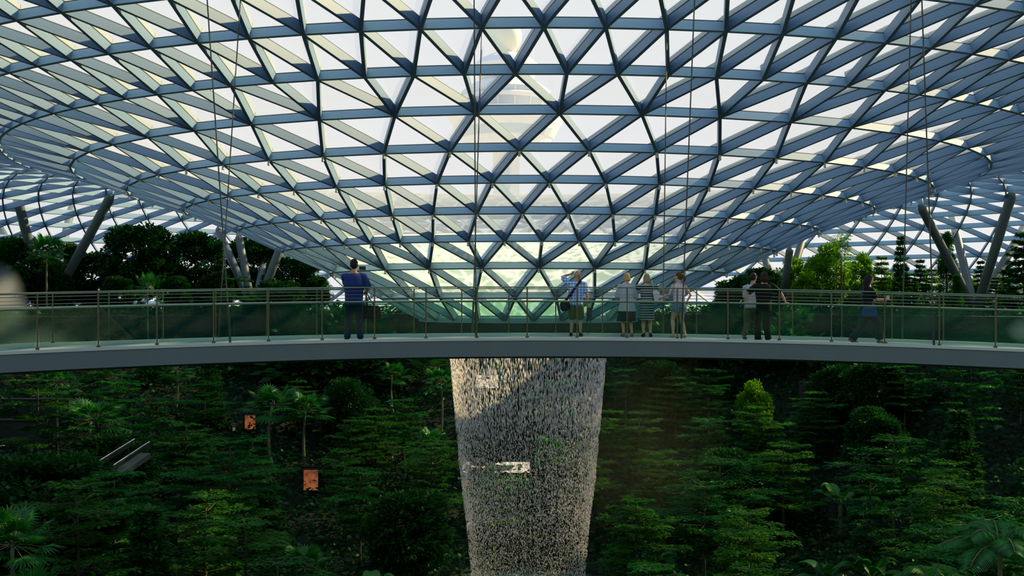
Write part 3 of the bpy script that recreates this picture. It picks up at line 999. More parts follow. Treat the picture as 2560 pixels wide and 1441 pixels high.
PROTO = {
    'layered': [proto_layered(11), proto_layered(12, 6.5, 2.7, L_LAYER, 5, .55), proto_layered(13, 6.5, 1.9, L_LAYER2, 8, .36), proto_layered(14, 6.5, 2.5, L_LAYER2, 6, .45)],
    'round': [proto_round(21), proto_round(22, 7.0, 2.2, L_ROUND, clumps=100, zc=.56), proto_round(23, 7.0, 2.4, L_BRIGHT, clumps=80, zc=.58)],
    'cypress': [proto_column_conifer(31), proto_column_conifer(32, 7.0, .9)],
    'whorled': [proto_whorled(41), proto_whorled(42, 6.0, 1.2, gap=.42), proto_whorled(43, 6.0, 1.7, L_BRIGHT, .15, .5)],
    'fanpalm': [proto_fanpalm(51), proto_fanpalm(52, 6.0, nf=18, fr=1.15)],
    'bigfan': [proto_fanpalm(53, 6.0, L_PALM, 20, 1.35, pet=1.5)],
    'feather': [proto_pinnate(61), proto_pinnate(62, 2.5, 11, 3.0)],
    'tallfeather': [proto_pinnate(63, 9.0, 16, 2.3), proto_pinnate(64, 9.0, 13, 2.0)],
    'banana': [proto_banana(71), proto_banana(72, 1.2, 6, 2.2)],
    'shrub': [proto_shrub(81), proto_shrub(82, 1.4, L_SHADE, 1.0), proto_shrub(83, 1.0, L_PALM, 1.0)],
    'bamboo': [proto_bamboo(91)],
}
UNIT_H = {'layered': 6.5, 'round': 7.0, 'cypress': 7.0, 'whorled': 6.0, 'fanpalm': 7.8, 'bigfan': 8.6, 'feather': 4.0, 'tallfeather': 10.4, 'banana': 3.0, 'shrub': 1.4, 'bamboo': 8.0}
NAMES = {'layered': 'layered_tree', 'round': 'round_crowned_tree', 'cypress': 'columnar_conifer', 'whorled': 'whorled_conifer', 'fanpalm': 'fan_palm',
         'bigfan': 'fan_palm', 'feather': 'feather_palm', 'tallfeather': 'feather_palm', 'banana': 'broad_leaved_plant', 'shrub': 'shrub', 'bamboo': 'bamboo_clump'}
CATS = {'layered': 'tree', 'round': 'tree', 'cypress': 'tree', 'whorled': 'tree', 'fanpalm': 'palm', 'bigfan': 'palm', 'feather': 'palm', 'tallfeather': 'palm', 'banana': 'plant', 'shrub': 'shrub', 'bamboo': 'bamboo'}
TR = random.Random(3)
PLANTED = []
KEEP = []          # spots the random fill must not hide
def plant(kind, var, p, h, label, group, wide=1.0):
    parts = PROTO[kind][var % len(PROTO[kind])]
    s = h / UNIT_H[kind]
    rz = TR.uniform(0, 6.28)
    e = empty(NAMES[kind], p, label, CATS[kind], group, rz=rz)
    e.scale = (s * wide, s * wide, s)
    for nm, me in parts.items():
        o = bpy.data.objects.new(nm, me); link(o, e)
    PLANTED.append((kind, p.x, p.y))
    return e
def plant_px(kind, var, px, py_top, d, label, group, wide=1.0):
    """a plant at distance d whose top shows at (px, py_top), standing on the ground there"""
    p = ray(px, py_top, d)
    z = ground(p.x, p.y)
    return plant(kind, var, Vector((p.x, p.y, z - .03)), p.z - z, label, group, wide)

def plant_fit(kind, var, px, py_top, h, label, group, wide=1.0):
    '''a plant h tall whose top shows at (px, py_top): the farthest spot on the slope where it fits'''
    d, best, bd = 104.0, -9, 60.0
    while d > 40:
        p = ray(px, py_top, d)
        c = p.z - ground(p.x, p.y)
        if c > best: best, bd = c, d
        if c >= h: break
        d -= .25
    d = bd; h = min(h, max(best, 1.5)); p = ray(px, py_top, d)
    KEEP.append((p.x / d, (p.z - h * .12) / d, d)); KEEP.append((p.x / d, (p.z - h * .30) / d, d))
    return plant(kind, var, Vector((p.x, d, ground(p.x, d) - .03)), h, label, group, wide)

GU = 'garden trees left of the funnel'; GR = 'garden trees right of the funnel'; GV = 'valley trees below the bridge'
# upper garden, left
for a in [
    ('round', 0, 350, 562, 98, 'largest dark round-crowned tree standing behind the left part of the bridge', 1.0),
    ('round', 1, 492, 582, 101, 'dark upright tree between the largest round tree and the steel V column', .95),
    ('round', 1, 632, 596, 107, 'dark tree rising behind the steel V column left of the funnel', 1.15),
    ('round', 0, 735, 640, 104, 'dark broad tree under the left underside of the funnel', 1.2),
    ('round', 1, 235, 632, 100, 'lower dark tree left of the largest round tree', 1.15),
    ('round', 0, 60, 592, 96, 'dark dense tree around the steel column at the left edge', 1.05),
    ('round', 0, -30, 590, 100, 'dark tree cut by the left picture edge', 1.0),
    ('round', 1, 160, 605, 103, 'slim dark tree behind the column at the left edge', .8),
    ('fanpalm', 0, 118, 580, 92, 'dark fan palm leaning beside the steel column at the left edge', 1.0),
    ('bigfan', 0, 372, 668, 90, 'bright green fan palm in front of the largest round tree', .75),
    ('layered', 1, 800, 700, 104, 'small airy tree near the man in the blue shirt', .8),
    ('layered', 1, 585, 700, 94, 'low leafy tree in front of the steel V column', .9),
    ('round', 1, 440, 690, 95, 'low dark tree between the bright fan palm and the V column', 1.1),
    ('round', 1, 295, 690, 93, 'low dark tree left of the bright fan palm', 1.1),
    ('round', 0, 20, 660, 94, 'low dark tree in front at the left edge behind the mist', 1.2),
    ('round', 1, 130, 672, 95, 'low dark tree at the foot of the left edge steel column', 1.2),
    ('round', 0, 690, 700, 97, 'low dark tree just right of the steel V column', 1.1),
    ('round', 1, 540, 680, 99, 'low dark tree just left of the steel V column', 1.2),
    ('round', 0, 780, 690, 108, 'far dark tree under the funnel beside the airy tree', 1.2),
]: plant_px(a[0], a[1], a[2], a[3], a[4], a[5], GU, a[6])
# upper garden, right
for a in [
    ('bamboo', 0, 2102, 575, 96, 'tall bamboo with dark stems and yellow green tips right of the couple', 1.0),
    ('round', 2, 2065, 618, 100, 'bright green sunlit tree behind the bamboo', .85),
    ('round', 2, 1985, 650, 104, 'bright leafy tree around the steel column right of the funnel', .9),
    ('round', 2, 2150, 640, 103, 'yellow green tree right of the bamboo', .7),
    ('round', 1, 1900, 670, 103, 'dark leafy tree behind the couple on the bridge', 1.1),
    ('round', 1, 1820, 712, 101, 'low dark tree under the right underside of the funnel', 1.1),
    ('whorled', 2, 2205, 640, 97, 'bright layered conifer above the walking woman', 1.0),
    ('whorled', 1, 2252, 588, 100, 'thin tall conifer with sparse whorls right of the walking woman', .7),
    ('whorled', 0, 2300, 645, 98, 'mid green conifer left of the dark columnar conifer', .9),
    ('cypress', 0, 2368, 588, 94, 'tall dark columnar conifer beside the four armed steel column', 1.0),
    ('cypress', 1, 2392, 690, 92, 'short dark conifer at the foot of the tall columnar one', 1.3),
    ('whorled', 0, 2452, 648, 102, 'green conifer seen between the arms of the four armed column', .85),
    ('whorled', 1, 2515, 640, 100, 'slim conifer right of the four armed column', .8),
    ('whorled', 0, 2560, 575, 92, 'large dark whorled conifer cut by the right picture edge', 1.25),
    ('layered', 0, 1935, 690, 98, 'layered leafy tree right behind the man in black', .9),
    ('layered', 3, 2045, 700, 97, 'low layered tree at the foot of the bamboo', .9),
    ('round', 2, 2235, 690, 105, 'low sunlit tree behind the thin tall conifer', 1.1),
    ('round', 2, 2420, 700, 106, 'low sunlit tree behind the four armed column', 1.1),
    ('round', 2, 2120, 690, 106, 'low sunlit tree behind the bamboo stems', 1.2),
    ('whorled', 2, 2330, 672, 104, 'bright far conifer left of the dark columnar one', 1.3),
    ('whorled', 2, 2540, 690, 106, 'low bright conifer near the right picture edge', 1.4),
    ('round', 1, 1860, 690, 98, 'low dark tree left of the couple', 1.2),
    ('round', 2, 2015, 690, 98, 'leafy green tree right of the person in black', 1.0),
    ('whorled', 0, 2275, 680, 95, 'low dark conifer right of the walking person', 1.4),
    ('whorled', 0, 2490, 690, 96, 'low dark conifer at the right foot of the four armed column', 1.4),
]: plant_px(a[0], a[1], a[2], a[3], a[4], a[5], GR, a[6])
# low shrubs along the terrace rim
SH_N = 0
for i, px in enumerate(list(range(-20, 900, 58)) + list(range(1740, 2600, 58))):
    side = 'left' if px < 1300 else 'right'
    d = 96 + (i * 7 % 5) * 1.4
    ordn = ['first', 'second', 'third', 'fourth', 'fifth', 'sixth', 'seventh', 'eighth', 'ninth', 'tenth', 'eleventh', 'twelfth', 'thirteenth', 'fourteenth', 'fifteenth', 'sixteenth', 'seventeenth'][i if px < 1300 else i - 16]
    plant_px('shrub', i, px + (i * 37 % 23) - 11, 748 + (i * 53 % 17), d, 'low green shrub behind the bridge railing, %s from the %s' % (ordn, 'left edge' if side == 'left' else 'funnel towards the right edge'), 'shrubs along the terrace', 1.5)

# ------------------------------------------------------------------ things between the trees
WARM = emit_mat('warm_shop_light', (1.0, .30, .12), 0.22)
CREAM = emit_mat('cream_sign_light', (1.0, .86, .62), 0.75)
def shop(px, py, w, h, d, mat, label, name='lit_shop_window'):
    d = 103.0
    while d > 56:
        p = ray(px, py, d)
        if p.z - ground(p.x, p.y) >= .4 + h / 2: break
        d -= .25
    w, h = w * d / 75, h * d / 75
    KEEP.append((p.x / d, p.z / d, d))
    e = empty(name, p, label, 'shop window')
    mb = MB(); mb.box((0, .25, 0), (w, .04, h)); mb.build('lit_pane', mat, e)
    mb = MB()
    for sx in (-1, 1): mb.box((sx * (w / 2 + .03), .2, 0), (.06, .2, h + .12))
    for sz_ in (-1, 1): mb.box((0, .2, sz_ * (h / 2 + .03)), (w, .2, .06))
    mb.build('frame', M_STONE, e)
    mb = MB(); mb.box((0, .5, -.3), (w + .3, .4, h + 1.0)); mb.build('wall_panel', M_SOIL, e)
shop(624, 1057, .75, .95, 73, WARM, 'narrow glowing orange shop opening in the trees left of the palm pair')
shop(776, 1202, 1.0, 1.4, 57, WARM, 'glowing orange opening with dark shapes right below the palm pair')
shop(555, 1232, 2.4, .5, 47, WARM, 'low reddish lit opening under the flat topped tree')
shop(1240, 1170, 4.6, .75, 72, CREAM, 'long cream lit sign band seen through the waterfall')
shop(1218, 955, 1.5, .9, 88, CREAM, 'cream lit square opening seen through the top of the waterfall')
shop(965, 1404, 1.6, .16, 44, WARM, 'thin reddish light strip at the bottom left of the waterfall')

# the valley below the bridge: hand placed trees first (top pixel, height)
for a in [
    ('fanpalm', 0, 228, 992, 6.2, 'fan palm with slim pale trunk beside the escalator', 1.7),
    ('fanpalm', 1, 686, 962, 6.6, 'fan palm with a tall bare trunk, left one of the close pair', 1.6),
    ('fanpalm', 0, 764, 976, 6.2, 'fan palm with a tall bare trunk, right one of the close pair', 1.5),
    ('fanpalm', 1, 985, 905, 4.6, 'fan palm under the bridge just left of the waterfall', 1.4),
    ('fanpalm', 1, 440, 892, 4.4, 'fan palm whose crown touches the underside of the bridge at left', 1.4),
    ('layered', 1, 512, 962, 5.4, 'wide layered tree on the upper slope left of the palm pair', 1.2),
    ('layered', 1, 575, 1105, 7.6, 'wide flat topped layered tree with a slim pale trunk at left', 1.15),
    ('layered', 3, 190, 1214, 6.6, 'yellow green layered tree with broad tiers at the lower left', 1.2),
    ('layered', 0, 395, 1010, 5.8, 'narrow leafy tree climbing beside the escalator', .7),
    ('layered', 2, 880, 1050, 6.0, 'layered tree halfway between the palm pair and the waterfall', 1.0),
    ('layered', 0, 1010, 1000, 5.6, 'dark layered tree close to the left edge of the waterfall', 1.0),
    ('layered', 2, 2035, 980, 5.2, 'layered tree with a flat bright top on the upper right slope', 1.3),
    ('layered', 0, 2262, 915, 5.2, 'large layered tree under the bridge at the right', 1.3),
    ('layered', 3, 1960, 1112, 6.4, 'pyramid shaped layered tree in the middle of the right slope', 1.2),
    ('layered', 1, 2235, 1100, 6.6, 'broad layered tree with rounded bright top on the right slope', 1.3),
    ('layered', 0, 2175, 1195, 6.4, 'layered tree with drooping tiers beside the broad leaved plant', 1.0),
    ('layered', 3, 1600, 1030, 5.8, 'yellow green hazy tree right beside the waterfall', 1.2),
    ('layered', 1, 1565, 925, 4.8, 'layered tree just under the bridge right beside the waterfall', 1.2),
    ('layered', 2, 1690, 945, 5.2, 'warm green layered tree under the bridge, second right of the waterfall', 1.3),
    ('layered', 0, 1770, 1050, 5.8, 'layered tree in front of the warm green one right of the waterfall', 1.2),
    ('layered', 3, 1650, 1130, 6.2, 'yellow green layered tree halfway down the right edge of the waterfall', 1.2),
    ('layered', 1, 1760, 1215, 6.4, 'broad layered tree low on the slope right of the waterfall', 1.2),
    ('layered', 2, 1590, 1250, 6.2, 'layered tree near the bottom right edge of the waterfall', 1.1),
    ('round', 2, 1885, 958, 5.0, 'bright leafy climbing tree right of the waterfall', .7),
    ('banana', 0, 2100, 1168, 4.4, 'tall broad leaved plant with upright paddle leaves on the right slope', 1.0),
    ('banana', 1, 2070, 1352, 3.6, 'broad leaved plant with a pale arched leaf near the bottom right', 1.0),
    ('banana', 0, 2180, 1350, 3.6, 'broad leaved plant with upright leaves right of the pale arched one', 1.0),
    ('layered', 3, 1870, 1280, 6.4, 'layered tree with drooping sprays at the bottom right of the waterfall', 1.1),
    ('layered', 0, 900, 1180, 6.0, 'dark layered tree in the lower left beside the waterfall', 1.1),
    ('banana', 1, 930, 1390, 3.4, 'low broad leaved plant at the bottom edge left of the waterfall', 1.2),
    ('banana', 0, 1640, 1320, 3.6, 'broad leaved plant at the lower right foot of the waterfall', 1.1),
]: plant_fit(a[0], a[1], a[2], a[3], a[4], a[5], GV, a[6])
# close to the camera, on the near slope
for a in [
    ('tallfeather', 0, 2500, 1270, 21, 'feather palm with glossy arching fronds in the lower right corner', 1.0),
    ('tallfeather', 1, 2330, 1375, 24, 'feather palm at the bottom edge left of the corner palm', .9),
    ('bigfan', 0, 88, 1362, 22, 'bright fan palm at the bottom of the lower left corner', .42),
]: plant_px(a[0], a[1], a[2], a[3], a[4], a[5], GV, a[6])

# fill the slopes with more trees, row by row
fr_ = random.Random(17)
ROWS = [(97, 5.0), (91, 5.6), (85, 5.8), (79, 6.0), (72, 6.2), (65, 6.4), (58, 6.4), (51, 6.2), (45, 6.0), (40, 5.6)]
ROWN = ['top row under the bridge', 'second row below the bridge', 'third row below the bridge', 'fourth row below the bridge', 'fifth row below the bridge', 'row beside the waterfall',
        'row just in front of the waterfall', 'third row from the bottom', 'second row from the bottom', 'lowest row']
ORD = ['first', 'second', 'third', 'fourth', 'fifth', 'sixth', 'seventh', 'eighth', 'ninth', 'tenth', 'eleventh', 'twelfth']
for ri, (d, hh) in enumerate(ROWS):
    half = 1340 / F_PX * d
    step = 5.0 if d > 60 else 4.2
    for sgn, side in ((-1, 'left'), (1, 'right')):
        x = fr_.uniform(1.5, 4.0); cnt = 0
        if 48 < d < 72: x = 6.8
        if d <= 48: x = 5.2
        while x < half:
            dd = d + fr_.uniform(-2.2, 2.2)
            xx = AX.x * min(1, d / 60) + sgn * x
            h = hh * fr_.uniform(.78, 1.12)
            z = ground(xx, dd)
            # keep crowns below the bridge underside and out of the water
            zmax = -(900 - HORIZON) / F_PX * dd
            if z + h > zmax: h = zmax - z
            py = HORIZON - (z + h) / dd * F_PX
            clear = all((xx - q[1]) ** 2 + (dd - q[2]) ** 2 > 2.3 ** 2 for q in PLANTED)
            hide = any(dd < k[2] - .5 and abs(xx / dd - k[0]) < .27 * h / dd and (z + h) / dd > k[1] > (z + h * .3) / dd for k in KEEP)
            if h > 1.4 and not hide and py < 1425 and clear and math.hypot(xx - AX.x, dd - AX.y) > 6.3 and z < -1.5:
                kind = fr_.choices(['layered', 'round', 'whorled', 'fanpalm', 'shrub'], [10, 3, 1, 1, 1])[0]
                if kind == 'shrub': h = min(h, 2.6)
                if h < 2.2: kind = 'shrub'
                nm = {'layered': 'layered tree', 'round': 'round tree', 'whorled': 'slim conifer', 'fanpalm': 'fan palm', 'shrub': 'dense shrub'}[kind]
                plant(kind, fr_.randrange(4) if kind in ('layered', 'fanpalm', 'shrub') else fr_.randrange(2), Vector((xx, dd, z - .05)), h, '%s in the %s, %s to the waterfall\'s %s' % (nm, ROWN[ri], ORD[min(cnt, 11)], side), GV, fr_.uniform(.95, 1.3))
                cnt += 1
            x += step * fr_.uniform(.75, 1.2)

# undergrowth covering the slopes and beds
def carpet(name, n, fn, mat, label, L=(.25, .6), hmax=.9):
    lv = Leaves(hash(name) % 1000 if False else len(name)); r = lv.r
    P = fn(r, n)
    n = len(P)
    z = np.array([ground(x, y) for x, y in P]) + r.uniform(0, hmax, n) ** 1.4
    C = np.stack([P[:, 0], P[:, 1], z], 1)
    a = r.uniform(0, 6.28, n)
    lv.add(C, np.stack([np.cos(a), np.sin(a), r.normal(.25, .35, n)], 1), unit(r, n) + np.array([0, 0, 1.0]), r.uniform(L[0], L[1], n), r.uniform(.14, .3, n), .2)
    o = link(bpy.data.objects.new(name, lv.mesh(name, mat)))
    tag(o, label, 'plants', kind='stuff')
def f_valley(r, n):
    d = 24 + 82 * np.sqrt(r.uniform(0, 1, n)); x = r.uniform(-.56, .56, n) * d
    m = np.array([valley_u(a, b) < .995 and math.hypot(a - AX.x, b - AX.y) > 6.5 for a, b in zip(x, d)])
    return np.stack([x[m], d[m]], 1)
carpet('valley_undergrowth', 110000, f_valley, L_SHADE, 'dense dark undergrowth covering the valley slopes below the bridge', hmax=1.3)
def f_terrace(r, n):
    d = r.uniform(88, 122, n); x = r.uniform(-.58, .58, n) * d
    m = np.array([valley_u(a, b) > 1.0 and valley_u(a, b) < 1.16 for a, b in zip(x, d)])
    return np.stack([x[m], d[m]], 1)
carpet('terrace_groundcover', 50000, f_terrace, L_SHADE, 'dark green planting bed along the garden terrace behind the bridge', hmax=.8)

# ------------------------------------------------------------------ escalator and ledges between the trees
# escalator
ea, eb = ray(236, 1160, 58), ray(336, 1098, 64)
esc = empty('escalator', ea, 'escalator with pale handrails climbing the left slope', 'escalator')
dv = eb - ea
for k, off in enumerate((0.0, 1.1)):
    o_ = Vector((off * .9, -off * .3, -off * .1))
    mb = MB(); mb.tube([o_, o_ + dv], .03, 6); mb.build('handrail', M_KERB, esc)
    mb = MB(); mb.beam(o_ + Vector((0, 0, -.30)), o_ + dv + Vector((0, 0, -.30)), Vector((0, 0, 1)), .03, 0, .22); mb.build('side_panel', M_SOIL, esc)
mb = MB(); mb.beam(Vector((.5, -.15, -1.1)), dv + Vector((.5, -.15, -1.1)), Vector((0, 0, 1)), 1.0, 0, .3); mb.build('steps', M_PAVING, esc)
# retaining walls standing out of the slope
for (x0, x1, y0, hh, lab) in ((-60, 175, 1000, 1.3, 'dark grey retaining wall on the upper left slope'), (-60, 120, 1052, 1.5, 'dark grey retaining wall below the upper one at far left'),
                              (2000, 2120, 958, 1.8, 'grey stone wall between trees on the right slope')):
    d = 103.0
    while d > 50:
        p = ray((x0 + x1) / 2, y0, d)
        if p.z - ground(p.x, p.y) >= hh: break
        d -= .25
    w = (x1 - x0) / F_PX * d
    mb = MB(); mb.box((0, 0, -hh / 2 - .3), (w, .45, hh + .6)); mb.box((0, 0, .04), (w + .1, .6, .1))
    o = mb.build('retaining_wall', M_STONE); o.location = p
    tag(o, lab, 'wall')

# ------------------------------------------------------------------ people on the bridge
def remeshed(mb, name, voxel, mat, parent, smooth_it=3):
    """weld overlapping closed pieces into one continuous surface"""
    me = mb.mesh(name + '_raw')
    bm_ = bmesh.new(); bm_.from_mesh(me)
    bmesh.ops.recalc_face_normals(bm_, faces=bm_.faces)
    bm_.to_mesh(me); bm_.free()
    t = bpy.data.objects.new('raw', me); COL.objects.link(t)
    m = t.modifiers.new('r', 'REMESH'); m.mode = 'VOXEL'; m.voxel_size = voxel; m.use_smooth_shade = True
    s = t.modifiers.new('s', 'SMOOTH'); s.iterations = smooth_it; s.factor = .5
    dg = bpy.context.evaluated_depsgraph_get()
    out_ = bpy.data.meshes.new_from_object(t.evaluated_get(dg))
    bpy.data.objects.remove(t); bpy.data.meshes.remove(me)
    out_.name = name
    out_.materials.clear(); out_.materials.append(mat)
    return link(bpy.data.objects.new(name, out_), parent)

def ell(c, ax, ay, rx, ry, n=18):
    return [Vector(c) + ax * (rx * math.cos(2 * math.pi * k / n)) + ay * (ry * math.sin(2 * math.pi * k / n)) for k in range(n)]

def ik(a, b, l1, l2, pole):
    """elbow or knee of a two-bone chain from a to b bending towards pole"""
    a, b, pole = Vector(a), Vector(b), Vector(pole)
    d = b - a; L = min(d.length, (l1 + l2) * .999)
    d.normalize(); b = a + d * L
    x = (l1 * l1 - l2 * l2 + L * L) / (2 * L)
    h = math.sqrt(max(l1 * l1 - x * x, 0))
    p = pole - d * pole.dot(d)
    if p.length < 1e-4: p = Vector((0, -1, 0))
    return a + d * x + p.normalized() * h, b

def cloth(name, col, rough=.85, pattern=None, col2=(0.8, 0.8, 0.8), scale=30.0):
    m, nt, out = new_mat(name)
    b = N(nt, 'ShaderNodeBsdfPrincipled'); b.inputs['Roughness'].default_value = rough; b.inputs['Specular IOR Level'].default_value = .2
    tc = N(nt, 'ShaderNodeTexCoord'); sp = N(nt, 'ShaderNodeSeparateXYZ'); nt.links.new(tc.outputs['Object'], sp.inputs[0])
    mx = N(nt, 'ShaderNodeMix'); mx.data_type = 'RGBA'
    mx.inputs[6].default_value = col + (1,); mx.inputs[7].default_value = col2 + (1,)
    def wave(sock, thr):
        a = N(nt, 'ShaderNodeMath', operation='MULTIPLY'); a.inputs[1].default_value = scale; nt.links.new(sock, a.inputs[0])
        f = N(nt, 'ShaderNodeMath', operation='FRACT'); nt.links.new(a.outputs[0], f.inputs[0])
        g = N(nt, 'ShaderNodeMath', operation='LESS_THAN'); g.inputs[1].default_value = thr; nt.links.new(f.outputs[0], g.inputs[0])
        return g
    if pattern == 'stripes':
        nt.links.new(wave(sp.outputs['Z'], .32).outputs[0], mx.inputs[0])
    elif pattern == 'check':
        w1, w2 = wave(sp.outputs['Z'], .45), wave(sp.outputs['X'], .45)
        ad = N(nt, 'ShaderNodeMath', operation='ADD'); nt.links.new(w1.outputs[0], ad.inputs[0]); nt.links.new(w2.outputs[0], ad.inputs[1])
        hf = N(nt, 'ShaderNodeMath', operation='MULTIPLY'); hf.inputs[1].default_value = .5; nt.links.new(ad.outputs[0], hf.inputs[0])
        nt.links.new(hf.outputs[0], mx.inputs[0])
    else:
        nz = N(nt, 'ShaderNodeTexNoise'); nz.inputs['Scale'].default_value = scale * .3
        nt.links.new(tc.outputs['Object'], nz.inputs['Vector'])
        mx.inputs[7].default_value = tuple(c * .65 for c in col) + (1,)
        nt.links.new(nz.outputs[0], mx.inputs[0])
    nt.links.new(mx.outputs[2], b.inputs['Base Color']); nt.links.new(b.outputs[0], out.inputs[0])
    return m

SKIN_TAN = paint('skin_tan', (0.42, 0.24, 0.14), .6, .08, 8.0)
SKIN_FAIR = paint('skin_fair', (0.55, 0.33, 0.22), .6, .08, 8.0)

def person(loc, face, H, label, pose, skin, dress, hair, female=False):
    """loc: ground point; face: heading in degrees (0 looks away from the camera, positive turns left); pose: joint targets in
    the person's own frame (x right, y forward, z up) scaled to a height of 1.70 m; dress: list of garments; hair: dict"""
    s = H / 1.70
    e = empty('person', loc, label, 'person', rz=math.radians(face))
    e.scale = (s, s, s)
    hipz = pose.get('hip', .88)
    pel = Vector(pose.get('pelvis', (0, 0, hipz)))
    lean = Vector(pose.get('lean', (0, .02, 0)))
    che = pel + Vector((0, 0, .40)) + lean * .8
    nek = pel + Vector((0, 0, .56)) + lean * 1.1
    hd = nek + Vector((0, 0, .155)) + lean * .3 + Vector(pose.get('head', (0, .02, 0)))
    turn = math.radians(pose.get('turn', 0))
    X = Vector((math.cos(math.radians(pose.get('twist', 0))), math.sin(math.radians(pose.get('twist', 0))), 0))
    Yv = Vector((-X.y, X.x, 0))
    sw = .165 if female else .195
    hw = .165 if female else .155
    fat = pose.get('fat', 1.0)
    torso = [(pel + Vector((0, -.005, -.08)), hw * .80, .095), (pel, hw * 1.0, .118), (pel + (che - pel) * .35, hw * .86 * fat, .10 * fat),
             (pel + (che - pel) * .75, hw * .95 * (1 if female else 1.08) * fat, .118 * fat), (che + Vector((0, 0, .02)), sw * .93, .115), (che + (nek - che) * .55, sw * .80, .092),
             (nek - Vector((0, 0, .015)), .085, .068), (nek + Vector((0, .008, .05)), .052, .056), (nek + Vector((0, .015, .10)), .050, .056)]
    body = MB()
    body.rings([ell(c, X, Yv, a, b) for (c, a, b) in torso])
    # head with face
    R = Matrix.Rotation(turn, 3, 'Z') @ Matrix.Rotation(math.radians(pose.get('nod', 0)), 3, 'X')
    def hp(x, y, z): return hd + R @ Vector((x, y, z))
    body.ball(hp(0, 0, .02), (.076, .095, .105), R, 16, 12)
    body.ball(hp(0, .028, -.045), (.056, .066, .070), R, 14, 10)
    body.tube([hp(0, .088, .02), hp(0, .112, -.022), hp(0, .098, -.030)], [.010, .016, .012], 8)
    for sx in (-1, 1):
        body.ball(hp(sx * .078, -.002, -.005), (.012, .022, .034), R, 8, 6)
        body.ball(hp(sx * .034, .080, .028), (.018, .012, .009), R, 8, 6)
    body.ball(hp(0, .088, -.062), (.026, .012, .009), R, 8, 6)
    arms = {}
    for side, sx in (('l', -1), ('r', 1)):
        sh = che + X * (sx * sw) + Vector((0, 0, .085))
        wr = Vector(pose.get('hand_' + side, (sx * (sw + .07), .05, hipz - .08)))
        el, wr = ik(sh, wr, .29, .26, Vector(pose.get('elbow_' + side, (sx * .5, -.6, -.3))))
        r_ = .85 if female else 1.0
        body.tube([sh - X * (sx * .05) - Vector((0, 0, .005)), sh, sh + (el - sh) * .5, el, el + (wr - el) * .35, wr], [.048 * r_, .054 * r_, .044 * r_, .037 * r_, .036 * r_, .025 * r_], 12)
        # hand: palm, four fingers bent in two places and a thumb from its side
        d = Vector(pose.get('reach_' + side, tuple((wr - el).normalized()))).normalized()
        up_ = Vector((0, 0, 1)) if abs(d.z) < .8 else Vector((-sx, 0, 0))
        w = d.cross(up_).normalized()
        nrm = w.cross(d).normalized()
        body.tube([wr - d * .01, wr + d * .035, wr + d * .085], [.024, .034, .030], 10)
        curl = pose.get('curl', .35)
        for k, (off, ln) in enumerate(((-.030, .066), (-.010, .078), (.011, .073), (.030, .056))):
            q0 = wr + d * .075 + w * off
            q1 = q0 + (d * math.cos(curl) - nrm * math.sin(curl)) * ln * .5
            q2 = q1 + (d * math.cos(curl * 2.2) - nrm * math.sin(curl * 2.2)) * ln * .5
            body.tube([q0 - d * .02, q0, q1, q2], [.0095, .0095, .0088, .0075], 8)
        th = -1 if (w.dot(Vector((0, 1, 0))) < 0) == (sx > 0) else 1
        body.tube([wr + d * .02 + w * (.024 * th), wr + d * .05 + w * (.048 * th) - nrm * .008, wr + d * .082 + w * (.052 * th) - nrm * .018], [.012, .0105, .009], 8)
        arms[side] = (sh, el, wr, d)
    legs = {}
    for side, sx in (('l', -1), ('r', 1)):
        hj = pel + X * (sx * .088) + Vector((0, 0, -.03))
        ft = Vector(pose.get('foot_' + side, (sx * .10, 0, 0)))
        an = ft + Vector((0, -.02, .075))
        kn, an = ik(hj, an, .42, .41, Vector(pose.get('knee_' + side, (0, 1, 0))))
        ft = an - Vector((0, -.02, .075))
        body.tube([hj + Vector((0, 0, .05)), hj - Vector((0, 0, .06)), hj + (kn - hj) * .55, kn, kn + (an - kn) * .30 - Vector((0, .016, 0)), kn + (an - kn) * .75, an], [.085, .092, .072, .054, .056, .038, .034], 14)
        yaw = math.radians(-sx * 8 + pose.get('toe_' + side, 0))
        fd = Vector((math.sin(-yaw), math.cos(yaw), 0))
        tip = pose.get('tip_' + side, 0.0)      # heel raised by this much
        heel = ft - fd * .065 + Vector((0, 0, .034 + tip)); toe = ft + fd * .16 + Vector((0, 0, .022))
        body.tube([heel, an - Vector((0, 0, .01)), an + (heel - an) * .4], [.032, .034, .03], 10)
        body.tube([heel, ft + fd * .04 + Vector((0, 0, .034 + tip * .5)), ft + fd * .12 + Vector((0, 0, .026)), toe], [.033, .041, .040, .022], 10)
        legs[side] = (hj, kn, an, ft, fd, heel, toe)
